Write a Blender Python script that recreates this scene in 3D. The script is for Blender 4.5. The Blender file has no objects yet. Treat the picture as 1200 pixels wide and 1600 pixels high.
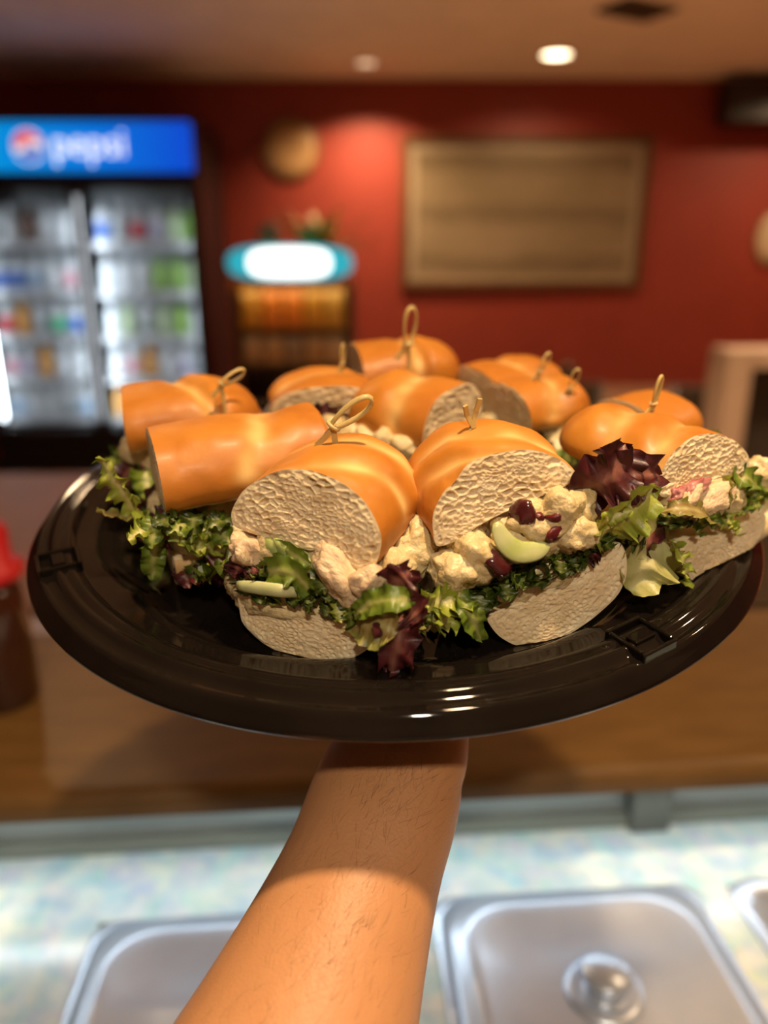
import bpy, bmesh, math, random
from mathutils import Vector, Matrix, noise
PI = math.pi
C = bpy.context.scene.collection
scene = bpy.context.scene

# ------------------------------------------------------------------ camera
CAM_H = 1.45
PITCH = math.radians(18)
FPX = 1200.0
cam = bpy.data.cameras.new('camera'); cam_ob = bpy.data.objects.new('camera', cam); C.objects.link(cam_ob)
cam.sensor_fit = 'VERTICAL'; cam.sensor_height = 36.0; cam.lens = 36.0 * FPX / 1600.0
cam_ob.location = (0, 0, CAM_H); cam_ob.rotation_euler = (PI/2 - PITCH, 0, 0)
cam.clip_start = 0.02; cam.clip_end = 50
cam.dof.use_dof = True; cam.dof.focus_distance = 0.325; cam.dof.aperture_fstop = 3.3
scene.camera = cam_ob

# ------------------------------------------------------------------ world, light, exposure
scene.view_settings.view_transform = 'Standard'; scene.view_settings.look = 'None'
scene.view_settings.gamma = 1.0; scene.view_settings.use_curve_mapping = False
scene.view_settings.exposure = 0.0
w = bpy.data.worlds.new('world'); scene.world = w; w.use_nodes = True
w.node_tree.nodes['Background'].inputs[0].default_value = (0.9, 0.75, 0.6, 1)
w.node_tree.nodes['Background'].inputs[1].default_value = 0.02

def area(name, loc, rot, size, energy, color, size_y=None, spread=PI, disk=True):
    l = bpy.data.lights.new(name, 'AREA'); l.energy = energy; l.color = color
    l.shape = 'DISK' if disk else 'RECTANGLE'; l.size = size; l.spread = spread
    if not disk: l.size_y = size_y or size
    o = bpy.data.objects.new(name, l); o.location = loc; o.rotation_euler = rot; C.objects.link(o)
    return o
WARM = (1.0, 0.69, 0.39)
COOL = (0.80, 0.92, 1.0)
NEUTRAL = (1.0, 0.84, 0.63)
CEIL = 2.52
# (x, y, energy, spread deg, lens radius)
DOWNLIGHTS = {
 'key':   (0.20, 0.13, 9.8, 120, 0.055),
 'back':  (0.14, -1.0, 19.0, 140, 0.070),
 'right': (1.35, 0.75, 7.0, 140, 0.055),
 'bulb':  (0.93, 4.70, 7.0, 150, 0.075),
 'wash':  (-0.10, 4.88, 23.0, 130, 0.060),
 'east':  (2.55, 4.55, 15.0, 150, 0.060),
 'dine':  (2.1, 2.7, 44.0, 90, 0.060),
 'added_bounce': (0.5, 2.4, 34.0, 80, 0.060),  # extra lamp, added so floor bounce lifts the ceiling
 'dine2': (-1.1, 2.3, 7.0, 150, 0.060),
}
for k, (x, y, e, sp, r) in DOWNLIGHTS.items():
    area('downlight_light_' + k, (x, y, CEIL - 0.012), (0, 0, 0), r*1.7, e, NEUTRAL if k == 'back' else WARM, spread=math.radians(sp))
# cool light added under the counter overhang to brighten the prep top
strip = area('added_prep_light', (0.0, .645, CAM_H-.515), (math.radians(-38), 0, math.radians(4.3)), 1.5, 1.0, COOL, size_y=.012, disk=False)

# ------------------------------------------------------------------ helpers
def pxdir(x, y):
    cx, cy = (x - 600)/FPX, -(y - 800)/FPX
    s, c = math.sin(PITCH), math.cos(PITCH)
    return Vector((cx, c + cy*s, -s + cy*c))
def at_depth(x, y, d): return Vector((0, 0, CAM_H)) + pxdir(x, y)*d
def at_y(x, y, Y):
    v = pxdir(x, y); return Vector((0, 0, CAM_H)) + v*(Y/v.y)
def at_plane(x, y, P, n):
    v = pxdir(x, y); o = Vector((0, 0, CAM_H)); return o + v*((P - o).dot(n)/v.dot(n))

def new_mat(name): 
    m = bpy.data.materials.new(name); m.use_nodes = True
    return m, m.node_tree, m.node_tree.nodes['Principled BSDF']
def node(nt, t, **kw):
    n = nt.nodes.new(t)
    for k, v in kw.items():
        if k in n.inputs: n.inputs[k].default_value = v
        else: setattr(n, k, v)
    return n
def rgba(c): return (c[0], c[1], c[2], 1)
def noise_col(nt, c1, c2, scale, detail=4, lo=.35, hi=.65, coord='Object', stretch=None):
    tc = node(nt, 'ShaderNodeTexCoord'); src = tc.outputs[coord]
    if stretch:
        mp = node(nt, 'ShaderNodeMapping'); mp.inputs['Scale'].default_value = stretch
        nt.links.new(src, mp.inputs[0]); src = mp.outputs[0]
    nz = node(nt, 'ShaderNodeTexNoise', Scale=scale, Detail=detail)
    nt.links.new(src, nz.inputs['Vector'])
    r = node(nt, 'ShaderNodeValToRGB')
    r.color_ramp.elements[0].position = lo; r.color_ramp.elements[0].color = rgba(c1)
    r.color_ramp.elements[1].position = hi; r.color_ramp.elements[1].color = rgba(c2)
    nt.links.new(nz.outputs['Fac'], r.inputs[0])
    return r.outputs[0], nz, src
def bump(nt, b, height, strength=.3, dist=.001):
    bp = node(nt, 'ShaderNodeBump', Strength=strength, Distance=dist)
    nt.links.new(height, bp.inputs['Height']); nt.links.new(bp.outputs[0], b.inputs['Normal'])
MATS = {}
def mat(name, c, c2=None, rough=.5, metal=0., scale=20, bstr=0., bscale=200, bdist=.001, coat=0., spec=.5, sss=0., stretch=None, emit=0., ior=None):
    if name in MATS: return MATS[name]
    m, nt, b = new_mat(name)
    out, nz, src = noise_col(nt, c, c2 or tuple(x*.85 for x in c), scale, stretch=stretch)
    nt.links.new(out, b.inputs['Base Color'])
    b.inputs['Roughness'].default_value = rough; b.inputs['Metallic'].default_value = metal
    b.inputs['Specular IOR Level'].default_value = spec
    if coat: b.inputs['Coat Weight'].default_value = coat; b.inputs['Coat Roughness'].default_value = .15
    if sss:
        b.inputs['Subsurface Weight'].default_value = sss; b.inputs['Subsurface Radius'].default_value = (.004, .002, .001); b.inputs['Subsurface Scale'].default_value = 1.0
    if bstr:
        n2 = node(nt, 'ShaderNodeTexNoise', Scale=bscale, Detail=4); nt.links.new(src, n2.inputs['Vector'])
        bump(nt, b, n2.outputs['Fac'], bstr, bdist)
    if emit:
        nt.links.new(out, b.inputs['Emission Color']); b.inputs['Emission Strength'].default_value = emit
    MATS[name] = m
    return m

def mesh_obj(name, verts, faces, mats, parent=None, smooth=True, uvs=None, attr=None, midx=None):
    me = bpy.data.meshes.new(name); me.from_pydata([tuple(v) for v in verts], [], faces)
    for m in (mats if isinstance(mats, (list, tuple)) else [mats]): me.materials.append(m)
    if midx: me.polygons.foreach_set('material_index', midx)
    if smooth: me.polygons.foreach_set('use_smooth', [True]*len(me.polygons))
    if uvs:
        ul = me.uv_layers.new(name='UVMap')
        idx = [0]*len(me.loops); me.loops.foreach_get('vertex_index', idx)
        flat = []
        for i in idx: flat.extend(uvs[i])
        ul.data.foreach_set('uv', flat)
    if attr:
        for an, vals in attr.items():
            a = me.attributes.new(an, 'FLOAT', 'POINT'); a.data.foreach_set('value', vals)
    me.update()
    o = bpy.data.objects.new(name, me); C.objects.link(o)
    if parent: o.parent = parent
    return o
def bm_obj(name, bm, m, parent=None, smooth=False):
    me = bpy.data.meshes.new(name); bm.to_mesh(me); bm.free()
    for mm in (m if isinstance(m, (list, tuple)) else [m]): me.materials.append(mm)
    if smooth: me.polygons.foreach_set('use_smooth', [True]*len(me.polygons))
    o = bpy.data.objects.new(name, me); C.objects.link(o)
    if parent: o.parent = parent
    return o
def box(bm, x0, x1, y0, y1, z0, z1, bev=0., M=None, seg=2):
    r = bmesh.ops.create_cube(bm, size=1)
    vs = r['verts']
    for v in vs:
        v.co = Vector((x0 + (v.co.x+.5)*(x1-x0), y0 + (v.co.y+.5)*(y1-y0), z0 + (v.co.z+.5)*(z1-z0)))
    if bev:
        es = list({e for v in vs for e in v.link_edges})
        rr = bmesh.ops.bevel(bm, geom=es, offset=bev, segments=seg, affect='EDGES', profile=.5)
        vs = list({v for f in rr['faces'] for v in f.verts} | {v for v in vs if v.is_valid})
    if M is not None:
        for v in vs: v.co = M @ v.co
    return vs
def box_obj(name, dims, m, parent=None, bev=0., M=None):
    bm = bmesh.new(); box(bm, *dims, bev=bev, M=M); return bm_obj(name, bm, m, parent)
def lathe_data(prof, n=32, mod=None, close=True):
    V, F = [], []
    for i, (r, z) in enumerate(prof):
        for k in range(n):
            a = 2*PI*k/n; rr = mod(i, r, a) if mod else r
            V.append((rr*math.cos(a), rr*math.sin(a), z))
    for i in range(len(prof)-1):
        for k in range(n):
            k2 = (k+1) % n
            F.append((i*n+k, i*n+k2, (i+1)*n+k2, (i+1)*n+k))
    if close:
        if prof[0][0] > 1e-6: F.append(tuple(range(n-1, -1, -1)))
        if prof[-1][0] > 1e-6: F.append(tuple((len(prof)-1)*n + k for k in range(n)))
    return V, F
def lathe(name, prof, m, parent=None, n=32, mod=None, M=None, smooth=True):
    V, F = lathe_data(prof, n, mod)
    if M is not None: V = [M @ Vector(v) for v in V]
    return mesh_obj(name, V, F, m, parent, smooth)
def frames(pts, closed=False, up=Vector((0, 0, 1))):
    n = len(pts); out = []
    for i in range(n):
        a = pts[i-1] if (i > 0 or closed) else pts[i]
        b = pts[(i+1) % n] if (i < n-1 or closed) else pts[i]
        T = (b-a).normalized()
        S = T.cross(up)
        if S.length < 1e-4: S = T.cross(Vector((1, .1, 0)))
        S.normalize(); out.append((T, S, S.cross(T)))
    return out
def sweep(pts, rx, rz=None, n=8, closed=False, up=Vector((0, 0, 1)), square=False, V=None, F=None):
    V = [] if V is None else V; F = [] if F is None else F
    pts = [Vector(p) for p in pts]; fr = frames(pts, closed, up); base = len(V); N = len(pts)
    for i, p in enumerate(pts):
        a_ = rx[i] if isinstance(rx, (list, tuple)) else rx
        b_ = (rz[i] if isinstance(rz, (list, tuple)) else rz) if rz is not None else a_
        for k in range(n):
            t = 2*PI*(k + (.5 if square else 0))/n
            q = 1.414 if square else 1
            V.append(p + fr[i][1]*(math.cos(t)*a_*q) + fr[i][2]*(math.sin(t)*b_*q))
    for i in range(N if closed else N-1):
        j = (i+1) % N
        for k in range(n):
            k2 = (k+1) % n
            F.append((base+i*n+k, base+i*n+k2, base+j*n+k2, base+j*n+k))
    if not closed:
        F.append(tuple(base+k for k in range(n-1, -1, -1))); F.append(tuple(base+(N-1)*n+k for k in range(n)))
    return V, F
def catmull(P, n):
    P = [Vector(p) for p in P]; out = []
    Q = [P[0]*2-P[1]] + P + [P[-1]*2-P[-2]]
    seg = len(P)-1
    for i in range(n):
        t = i/(n-1)*seg; s = min(int(t), seg-1); u = t-s
        a, b, c, d = Q[s:s+4]
        out.append(.5*((2*b) + (c-a)*u + (2*a-5*b+4*c-d)*u*u + (3*b-a-3*c+d)*u**3))
    return out
def empty(name, M=None):
    o = bpy.data.objects.new(name, None); o.empty_display_size = .02; C.objects.link(o)
    if M is not None: o.matrix_world = M
    return o
def tag(o, label, cat, group=None, kind=None):
    if label: o['label'] = label
    if cat: o['category'] = cat
    if group: o['group'] = group
    if kind: o['kind'] = kind
    return o
def structure(o): o['kind'] = 'structure'; return o
T = Matrix.Translation
def Rz(a): return Matrix.Rotation(a, 4, 'Z')
def Rx(a): return Matrix.Rotation(a, 4, 'X')
def Ry(a): return Matrix.Rotation(a, 4, 'Y')

# ------------------------------------------------------------------ room shell
m_wall = mat('red_paint', (.28, .036, .020), (.25, .031, .017), rough=.55, scale=3, bstr=.15, bscale=120)
m_wall2 = mat('dark_red_paint', (.22, .035, .018), (.19, .03, .015), rough=.6, scale=3, bstr=.15, bscale=120)
m_ceil = mat('ceiling_paint', (.86, .78, .68), (.80, .72, .63), rough=.8, scale=4, bstr=.2, bscale=90)
m_floor = mat('floor_tile', (.42, .27, .16), (.34, .21, .12), rough=.35, scale=5, bstr=.1, bscale=40)
X0, X1, Y0, Y1 = -3.4, 3.4, -2.4, 5.3
structure(box_obj('floor', (X0, X1, Y0, Y1, -.1, 0), m_floor))
structure(box_obj('ceiling', (X0, X1, Y0, Y1, CEIL, CEIL+.1), m_ceil))
structure(box_obj('wall_back', (X0, X1, Y1, Y1+.1, 0, CEIL), m_wall))
structure(box_obj('wall_left', (X0-.1, X0, Y0, Y1, 0, CEIL), m_wall2))
structure(box_obj('wall_right', (X1, X1+.1, Y0, Y1, 0, CEIL), m_wall))
structure(box_obj('wall_front', (X0, X1, Y0-.1, Y0, 0, CEIL), m_ceil))
m_dark = mat('dark_brown_wood', (.035, .018, .010), (.022, .011, .007), rough=.4, scale=8, stretch=(1, 1, 8))
structure(box_obj('baseboard_back', (X0, X1, Y1-.02, Y1, 0, .12), m_dark, bev=.003))

# ------------------------------------------------------------------ ceiling fixtures
m_trim = mat('white_metal_trim', (.7, .62, .55), rough=.4, scale=10)
def emis(name, c, s):
    if name in MATS: return MATS[name]
    m, nt, b = new_mat(name)
    b.inputs['Base Color'].default_value = rgba(c); b.inputs['Emission Color'].default_value = rgba(c); b.inputs['Emission Strength'].default_value = s
    MATS[name] = m; return m
dl_labels = {
 'key': 'round recessed downlight in the ceiling above the tray of sandwiches',
 'right': 'round recessed downlight in the ceiling above the serving counter',
 'back': 'larger neutral white downlight in the ceiling behind the prep table',
 'bulb': 'bright round ceiling light glowing in front of the framed board',
 'wash': 'dimmer round recessed ceiling light washing the red wall between disc and board',
 'east': 'round ceiling light over the right end of the red wall',
 'dine': 'round recessed downlight over the dining floor beyond the counter',
 'added_bounce': 'added round downlight over the dining floor, brightening the ceiling by bounce',
 'dine2': 'round recessed downlight on the ceiling before the drinks cooler'}
for k, (x, y, e, sp, r) in DOWNLIGHTS.items():
    t = tag(empty('ceiling_downlight', T((x, y, CEIL))), dl_labels[k], 'ceiling light', 'round ceiling downlights')
    lathe('trim_ring', [(r*1.0, -.001), (r*1.02, -.010), (r*1.35, -.007), (r*1.45, -.001)], m_trim, t, n=40)
    lathe('lens', [(0, -.006), (r*.6, -.006), (r*.98, -.003), (r*.98, 0)], emis('lamp_lens_bright', (1, .8, .5), 9) if k == 'bulb' else emis('lamp_lens', (1, .72, .45), 1.2), t, n=40)
# dark ceiling air vent
t = tag(empty('ceiling_vent', T((1.12, 3.92, CEIL)) @ Rz(.5)), 'dark slatted air vent set in the beige ceiling', 'vent')
m_vent = mat('vent_metal', (.06, .045, .035), rough=.5, scale=30)
bm = bmesh.new()
for d in ((-.15, .15, -.1, -.085, -.015, 0), (-.15, .15, .085, .1, -.015, 0), (-.15, -.135, -.085, .085, -.015, 0), (.135, .15, -.085, .085, -.015, 0)): box(bm, *d)
bm_obj('vent_frame', bm, m_vent, t)
for i in range(6):
    yy = -.07 + i*.028; box_obj('slat', (-.135, .135, yy, yy+.012, -.012, 0), m_vent, t)

# ------------------------------------------------------------------ wall pieces
m_frame = mat('picture_frame_wood', (.13, .06, .022), (.09, .04, .015), rough=.35, scale=12, stretch=(6, 1, 1))
m_board, nt, b = new_mat('aged_board_paper')
c_, nz, src = noise_col(nt, (.20, .15, .085), (.27, .20, .125), 1.6, 5)
# faint darker smudged rows, as printed on the board
wv = node(nt, 'ShaderNodeTexWave', Scale=1.05, Distortion=1.4, Detail=2); wv.bands_direction = 'Z'; wv.inputs['Detail Scale'].default_value = 2.2
nt.links.new(src, wv.inputs['Vector'])
mx = node(nt, 'ShaderNodeMix', data_type='RGBA'); mx.blend_type = 'MULTIPLY'
rp = node(nt, 'ShaderNodeValToRGB'); rp.color_ramp.elements[0].color = (.72, .70, .68, 1); rp.color_ramp.elements[1].color = (1, 1, 1, 1); rp.color_ramp.elements[1].position = .45
nt.links.new(wv.outputs['Fac'], rp.inputs[0]); mx.inputs[0].default_value = 1.0
nt.links.new(c_, mx.inputs[6]); nt.links.new(rp.outputs[0], mx.inputs[7]); nt.links.new(mx.outputs[2], b.inputs['Base Color']); b.inputs['Roughness'].default_value = .35
a_, b_ = at_y(628, 212, Y1-.02), at_y(998, 450, Y1-.02)
px, pz, hw, hh = (a_.x+b_.x)/2, (a_.z+b_.z)/2, (b_.x-a_.x)/2, (a_.z-b_.z)/2
t = tag(empty('framed_board', T((px, Y1, pz))), 'wide framed olive brown board hanging on the red back wall', 'picture')
bm = bmesh.new(); fw = .045
for d in ((-hw, hw, -.035, 0, hh-fw, hh), (-hw, hw, -.035, 0, -hh, -hh+fw), (-hw, -hw+fw, -.035, 0, -hh+fw, hh-fw), (hw-fw, hw, -.035, 0, -hh+fw, hh-fw)): box(bm, *d, bev=.006)
bm_obj('frame', bm, m_frame, t)
box_obj('panel', (-hw+fw, hw-fw, -.012, 0, -hh+fw, hh-fw), m_board, t)
m_mat = mat('board_margin', (.34, .26, .17), rough=.6, scale=6)
bm = bmesh.new(); q = .05
for d in ((-hw+fw, hw-fw, -.017, -.012, hh-fw-q, hh-fw), (-hw+fw, hw-fw, -.017, -.012, -hh+fw, -hh+fw+q*.6), (-hw+fw, -hw+fw+q, -.017, -.012, -hh+fw+q*.6, hh-fw-q), (hw-fw-q, hw-fw, -.017, -.012, -hh+fw+q*.6, hh-fw-q)): box(bm, *d)
bm_obj('margin', bm, m_mat, t)
# round disc
p = at_y(455, 232, Y1-.02)
t = tag(empty('wall_disc', T((p.x, Y1, p.z)) @ Rx(PI/2)), 'round tan disc hanging on the red wall beside the framed board', 'wall ornament')
lathe('disc', [(0, .022), (.12, .022), (.155, .018), (.16, .0)], mat('tan_disc', (.38, .22, .09), (.46, .27, .12), rough=.5, scale=9), t, n=48)
lathe('rim', [(.158, .0), (.158, .026), (.166, .032), (.176, .026), (.178, 0)], mat('tan_rim', (.26, .13, .05), rough=.4, scale=9), t, n=48)
# wall shelf / speaker top right
p = at_y(1172, 165, Y1-.15)
t = tag(empty('wall_speaker', T((p.x, Y1, p.z))), 'dark boxy speaker mounted high on the red wall near the ceiling', 'speaker')
m_blk = mat('black_plastic', (.018, .014, .012), rough=.45, scale=30)
box_obj('cabinet', (-.17, .35, -.26, -.05, -.10, .12), m_blk, t, bev=.01)
box_obj('bracket', (-.03, .03, -.07, 0, -.05, .05), m_blk, t)
lathe('speaker_cone', [(0, .004), (.03, .004), (.075, -.004), (.085, .008), (.092, .0)], mat('cone_grey', (.03, .028, .026), rough=.6), t, n=28, M=T((-.05, -.258, .01)) @ Rx(PI/2))
# wall sconce at right edge
p = at_y(1212, 372, Y1-.06)
t = tag(empty('wall_plaque', T((p.x, Y1, p.z)) @ Rx(PI/2)), 'small pale oval plaque on the red wall far from the cooler', 'wall ornament')
lathe('plate', [(0, .02), (.10, .02), (.13, .012), (.135, 0)], mat('pale_plaque', (.55, .42, .27), rough=.5), t, n=40, M=Matrix.Diagonal((.75, 1.15, 1, 1)))
lathe('rim', [(.133, 0), (.133, .02), (.142, .022), (.148, 0)], mat('tan_rim', (.26, .13, .05), rough=.4, scale=9), t, n=40, M=Matrix.Diagonal((.75, 1.15, 1, 1)))

# ------------------------------------------------------------------ drinks cooler
FY = 4.45
fx = at_y(138, 450, FY).x
FW, FD, FH = 1.30, .68, 2.17
M_f = T((fx, FY, 0))
cooler = tag(empty('drinks_cooler', M_f), 'tall black two-door drinks cooler with a lit blue sign on top', 'cooler')
m_cool = mat('cooler_black', (.012, .011, .012), rough=.3, scale=20)
m_coolin = mat('cooler_inside', (.62, .66, .70), rough=.4, scale=10)
h2 = FW/2
bm = bmesh.new()
box(bm, -h2, -h2+.03, .03, FD, .08, FH); box(bm, h2-.03, h2, .03, FD, .08, FH); box(bm, -h2+.03, h2-.03, .03, FD, FH-.30, FH); box(bm, -h2+.03, h2-.03, .03, FD, .08, .50)
bm_obj('cabinet', bm, m_cool, cooler)
box_obj('back_panel', (-h2+.03, h2-.03, FD-.03, FD-.005, .50, FH-.30), m_coolin, cooler)
for i in range(2): 
    sx = -1 if i == 0 else 1
    for yy in (.1, FD-.06):
        lathe('foot', [(.0, 0), (.025, 0), (.02, .08), (0, .08)], m_cool, cooler, n=12, M=T((sx*(h2-.08), yy, 0)))
gr = box_obj('grille', (-h2+.03, h2-.03, .0, .03, .10, .40), m_cool, cooler)
for i in range(7): box_obj('grille_slat', (-h2+.08, h2-.08, -.008, 0, .14+i*.035, .155+i*.035), m_cool, gr, bev=.002)
# header sign, lit from inside
m_sign, nt, b = new_mat('cooler_sign_blue')
tc = node(nt, 'ShaderNodeTexCoord'); sp_ = node(nt, 'ShaderNodeSeparateXYZ'); nt.links.new(tc.outputs['Object'], sp_.inputs[0])
rp = node(nt, 'ShaderNodeValToRGB'); mr = node(nt, 'ShaderNodeMapRange'); mr.inputs[1].default_value = -.6; mr.inputs[2].default_value = .6
nt.links.new(sp_.outputs[0], mr.inputs[0]); nt.links.new(mr.outputs[0], rp.inputs[0])
rp.color_ramp.elements[0].color = (.0, .26, .62, 1); rp.color_ramp.elements[1].color = (.0, .06, .55, 1)
e2 = rp.color_ramp.elements.new(.55); e2.color = (.0, .16, .62, 1)
nt.links.new(rp.outputs[0], b.inputs['Base Color']); nt.links.new(rp.outputs[0], b.inputs['Emission Color']); b.inputs['Emission Strength'].default_value = 1.1
sign = box_obj('header_sign', (-h2+.02, h2-.02, -.02, .03, FH-.26, FH-.02), m_sign, cooler, bev=.012)
sz = FH-.14
ex = at_y(45, 215, FY).x - fx
em = lathe('emblem', [(0, .004), (.078, .004), (.082, 0)], emis('emblem_white', (.85, .85, .9), 1.0), sign, n=40, M=T((ex, -.021, sz)) @ Rx(PI/2))
# red upper and blue lower fields of the emblem (wavy)
def emblem_field(top):
    V, F = [], []; n = 24; R = .074
    for i in range(n+1):
        x = -R + 2*R*i/n; yc = math.sqrt(max(R*R - x*x, 0)); wv_ = .016*math.sin(x/R*2.6 + .4)
        if top: lo = max(min(wv_+.012, yc), -yc); hi = yc
        else: hi = min(max(wv_-.016, -yc), yc); lo = -yc
        V += [(ex+x, -.0262, sz+lo), (ex+x, -.0262, sz+hi)]
    for i in range(n): F.append((2*i, 2*i+2, 2*i+3, 2*i+1))
    return V, F
m_red_e = emis('emblem_red', (.75, .03, .05), .9)
V, F = emblem_field(True); V2, F2 = emblem_field(False)
mesh_obj('emblem_red_field', V, F, m_red_e, sign, smooth=False)
mesh_obj('emblem_blue_field', V2, F2, emis('emblem_blue', (.02, .12, .55), .9), sign, smooth=False)
fc = bpy.data.curves.new('lettering', 'FONT'); fc.body = 'pepsi'; fc.size = .19; fc.extrude = .002; fc.align_x = 'CENTER'; fc.align_y = 'CENTER'
fc.materials.append(emis('sign_white', (.80, .86, .98), 1.3))
tmp = bpy.data.objects.new('lettering_curve', fc); C.objects.link(tmp); bpy.context.view_layer.update()
me = bpy.data.meshes.new_from_object(tmp.evaluated_get(bpy.context.evaluated_depsgraph_get())); bpy.data.objects.remove(tmp)
me.name = 'lettering'; lt = bpy.data.objects.new('lettering', me); C.objects.link(lt); lt.parent = sign
lt.location = ((at_y(140, 215, FY).x - fx), -.022, sz+.01); lt.rotation_euler = (PI/2, 0, 0)
# doors
m_glass, nt, b = new_mat('door_glass')
nt.nodes.remove(b); tr = node(nt, 'ShaderNodeBsdfTransparent'); gl = node(nt, 'ShaderNodeBsdfGlossy', Roughness=.03); fr_ = node(nt, 'ShaderNodeFresnel', IOR=1.3); mxs = node(nt, 'ShaderNodeMixShader')
tr.inputs[0].default_value = (.93, .96, .97, 1)
nt.links.new(fr_.outputs[0], mxs.inputs[0]); nt.links.new(tr.outputs[0], mxs.inputs[1]); nt.links.new(gl.outputs[0], mxs.inputs[2])
nt.links.new(mxs.outputs[0], nt.nodes['Material Output'].inputs[0])
zb, zt = .42, FH-.28
for s in (-1, 1):
    x0, x1 = (-h2+.005, -.005) if s < 0 else (.005, h2-.005)
    bm = bmesh.new(); fwd = .05
    for d in ((x0, x1, -.03, .02, zt-.06, zt), (x0, x1, -.03, .02, zb, zb+.10), (x0, x0+fwd, -.03, .02, zb+.10, zt-.06), (x1-fwd, x1, -.03, .02, zb+.10, zt-.06)): box(bm, *d, bev=.004)
    dr = bm_obj('door', bm, m_cool, cooler)
    box_obj('glass_pane', (x0+fwd, x1-fwd, -.008, -.002, zb+.10, zt-.06), m_glass, dr)
    hx = -.035 if s < 0 else .035
    V, F = sweep([(hx, -.03, 1.0), (hx, -.06, 1.02), (hx, -.06, 1.38), (hx, -.03, 1.40)], .010, n=8); mesh_obj('handle', V, F, m_cool, dr)
    # vertical light tube behind the outer frame
    V, F = sweep([(s*(h2-.045), .05, zb+.15), (s*(h2-.045), .05, zt-.1)], .008, n=8); mesh_obj('light_tube', V, F, emis('cooler_tube_side', (.9, .95, 1), 18), cooler)
    V, F = sweep([(s*.010, .033, zb+.15), (s*.010, .033, zt-.1)], .008, n=8); mesh_obj('light_tube', V, F, emis('cooler_tube', (.9, .95, 1), 24), cooler)
shelf_z = [.56, .80, 1.04, 1.29, 1.555]
m_shelf = mat('shelf_white', (.70, .73, .76), rough=.4, scale=20)
for z in shelf_z:
    sh = box_obj('shelf', (-h2+.035, h2-.035, .12, FD-.04, z-.012, z), m_shelf, cooler)
    box_obj('price_strip', (-h2+.04, h2-.04, .112, .12, z-.03, z+.006), mat('strip_white', (.75, .78, .82), rough=.4), sh)
# drinks
DC = {'white': (.72, .76, .80), 'grey': (.42, .46, .48), 'blue': (.10, .20, .55), 'red': (.60, .08, .10), 'green': (.30, .52, .12), 'pale green': (.50, .62, .40), 'pink': (.68, .38, .44),
      'orange': (.75, .38, .10), 'teal green': (.10, .50, .28), 'lilac': (.52, .50, .66), 'light blue': (.42, .56, .75), 'brown': (.20, .11, .08)}
def cm(n): return mat('drink_' + n.replace(' ', '_'), DC[n], rough=.25, scale=15, spec=.6)
def bottle_meshes(H, r):
    body = lathe_data([(0, 0), (r*.9, 0), (r, .01), (r, H*.55), (r*.92, H*.66), (r*.55, H*.80), (r*.42, H*.86), (r*.42, H*.9), (0, H*.9)], 16)
    cap = lathe_data([(r*.46, H*.89), (r*.48, H), (0, H)], 12)
    lab = lathe_data([(r*1.01, H*.10), (r*1.02, H*.11), (r*1.02, H*.54), (r*1.01, H*.55)], 16, close=False)
    out = []
    for nm, (V, F) in (('body', body), ('cap', cap), ('wrapper', lab)):
        me = bpy.data.meshes.new(nm); me.from_pydata(V, [], F); me.polygons.foreach_set('use_smooth', [True]*len(me.polygons)); me.materials.append(cm('white')); out.append((nm, me))
    return out
BM = bottle_meshes(.208, .044)
BM[0][1].materials[0] = cm('white')
left_rows = [['light blue', 'white', 'white', 'grey', 'light blue', 'white'], ['pink', 'lilac', 'orange', 'white', 'white', 'white'], ['red', 'orange', 'grey', 'teal green', 'blue', 'light blue'], ['blue', 'blue', 'light blue', 'white', 'pink', 'white'], ['grey', 'white', 'brown', 'white', 'white', 'pink']]
right_rows = [['orange', 'teal green', 'white', 'white', 'lilac', 'lilac'], ['white', 'pink', 'orange', 'white', 'lilac', 'grey'], ['white', 'pale green', 'grey', 'pale green', 'green', 'white'], ['white', 'white', 'white', 'green', 'green', 'pale green'], ['blue', 'grey', 'red', 'lilac', 'pale green', 'green']]
names = ['bottom', 'second', 'third', 'fourth', 'top']
def row_label(row, i, what, where):
    c = row[i]
    if row.count(c) == 1: return f'{c} {what}, {where}'
    if i in (0, len(row)-1): return f'{c} {what.split()[-1]} ending the row beside {row[1 if i == 0 else i-1]}, {where}'
    return f'{c} {what.split()[-1]} between {row[i-1]} and {row[i+1]}, {where}'
for side, rows in ((-1, left_rows), (1, right_rows)):
    for ri, row in enumerate(rows):
        for ci, col in enumerate(row):
            x = (-h2+.095 if side < 0 else .065) + ci*.098
            t = tag(empty('drink_bottle', M_f @ T((x, .175, shelf_z[ri]))), row_label(row, ci, 'drink bottle', f'{names[ri]} shelf, cooler door {"nearest" if side > 0 else "farthest from"} snack rack'), 'bottle', 'drinks in the cooler')
            for nm, me in BM:
                o = bpy.data.objects.new(nm, me); C.objects.link(o); o.parent = t
                o.material_slots[0].link = 'OBJECT'
                o.material_slots[0].material = cm(col) if nm == 'wrapper' else (cm('white') if nm == 'body' and col not in ('green', 'brown', 'orange', 'pale green') else cm(col))
                if nm == 'cap': o.material_slots[0].material = cm('white' if ci % 2 else 'grey')

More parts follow.
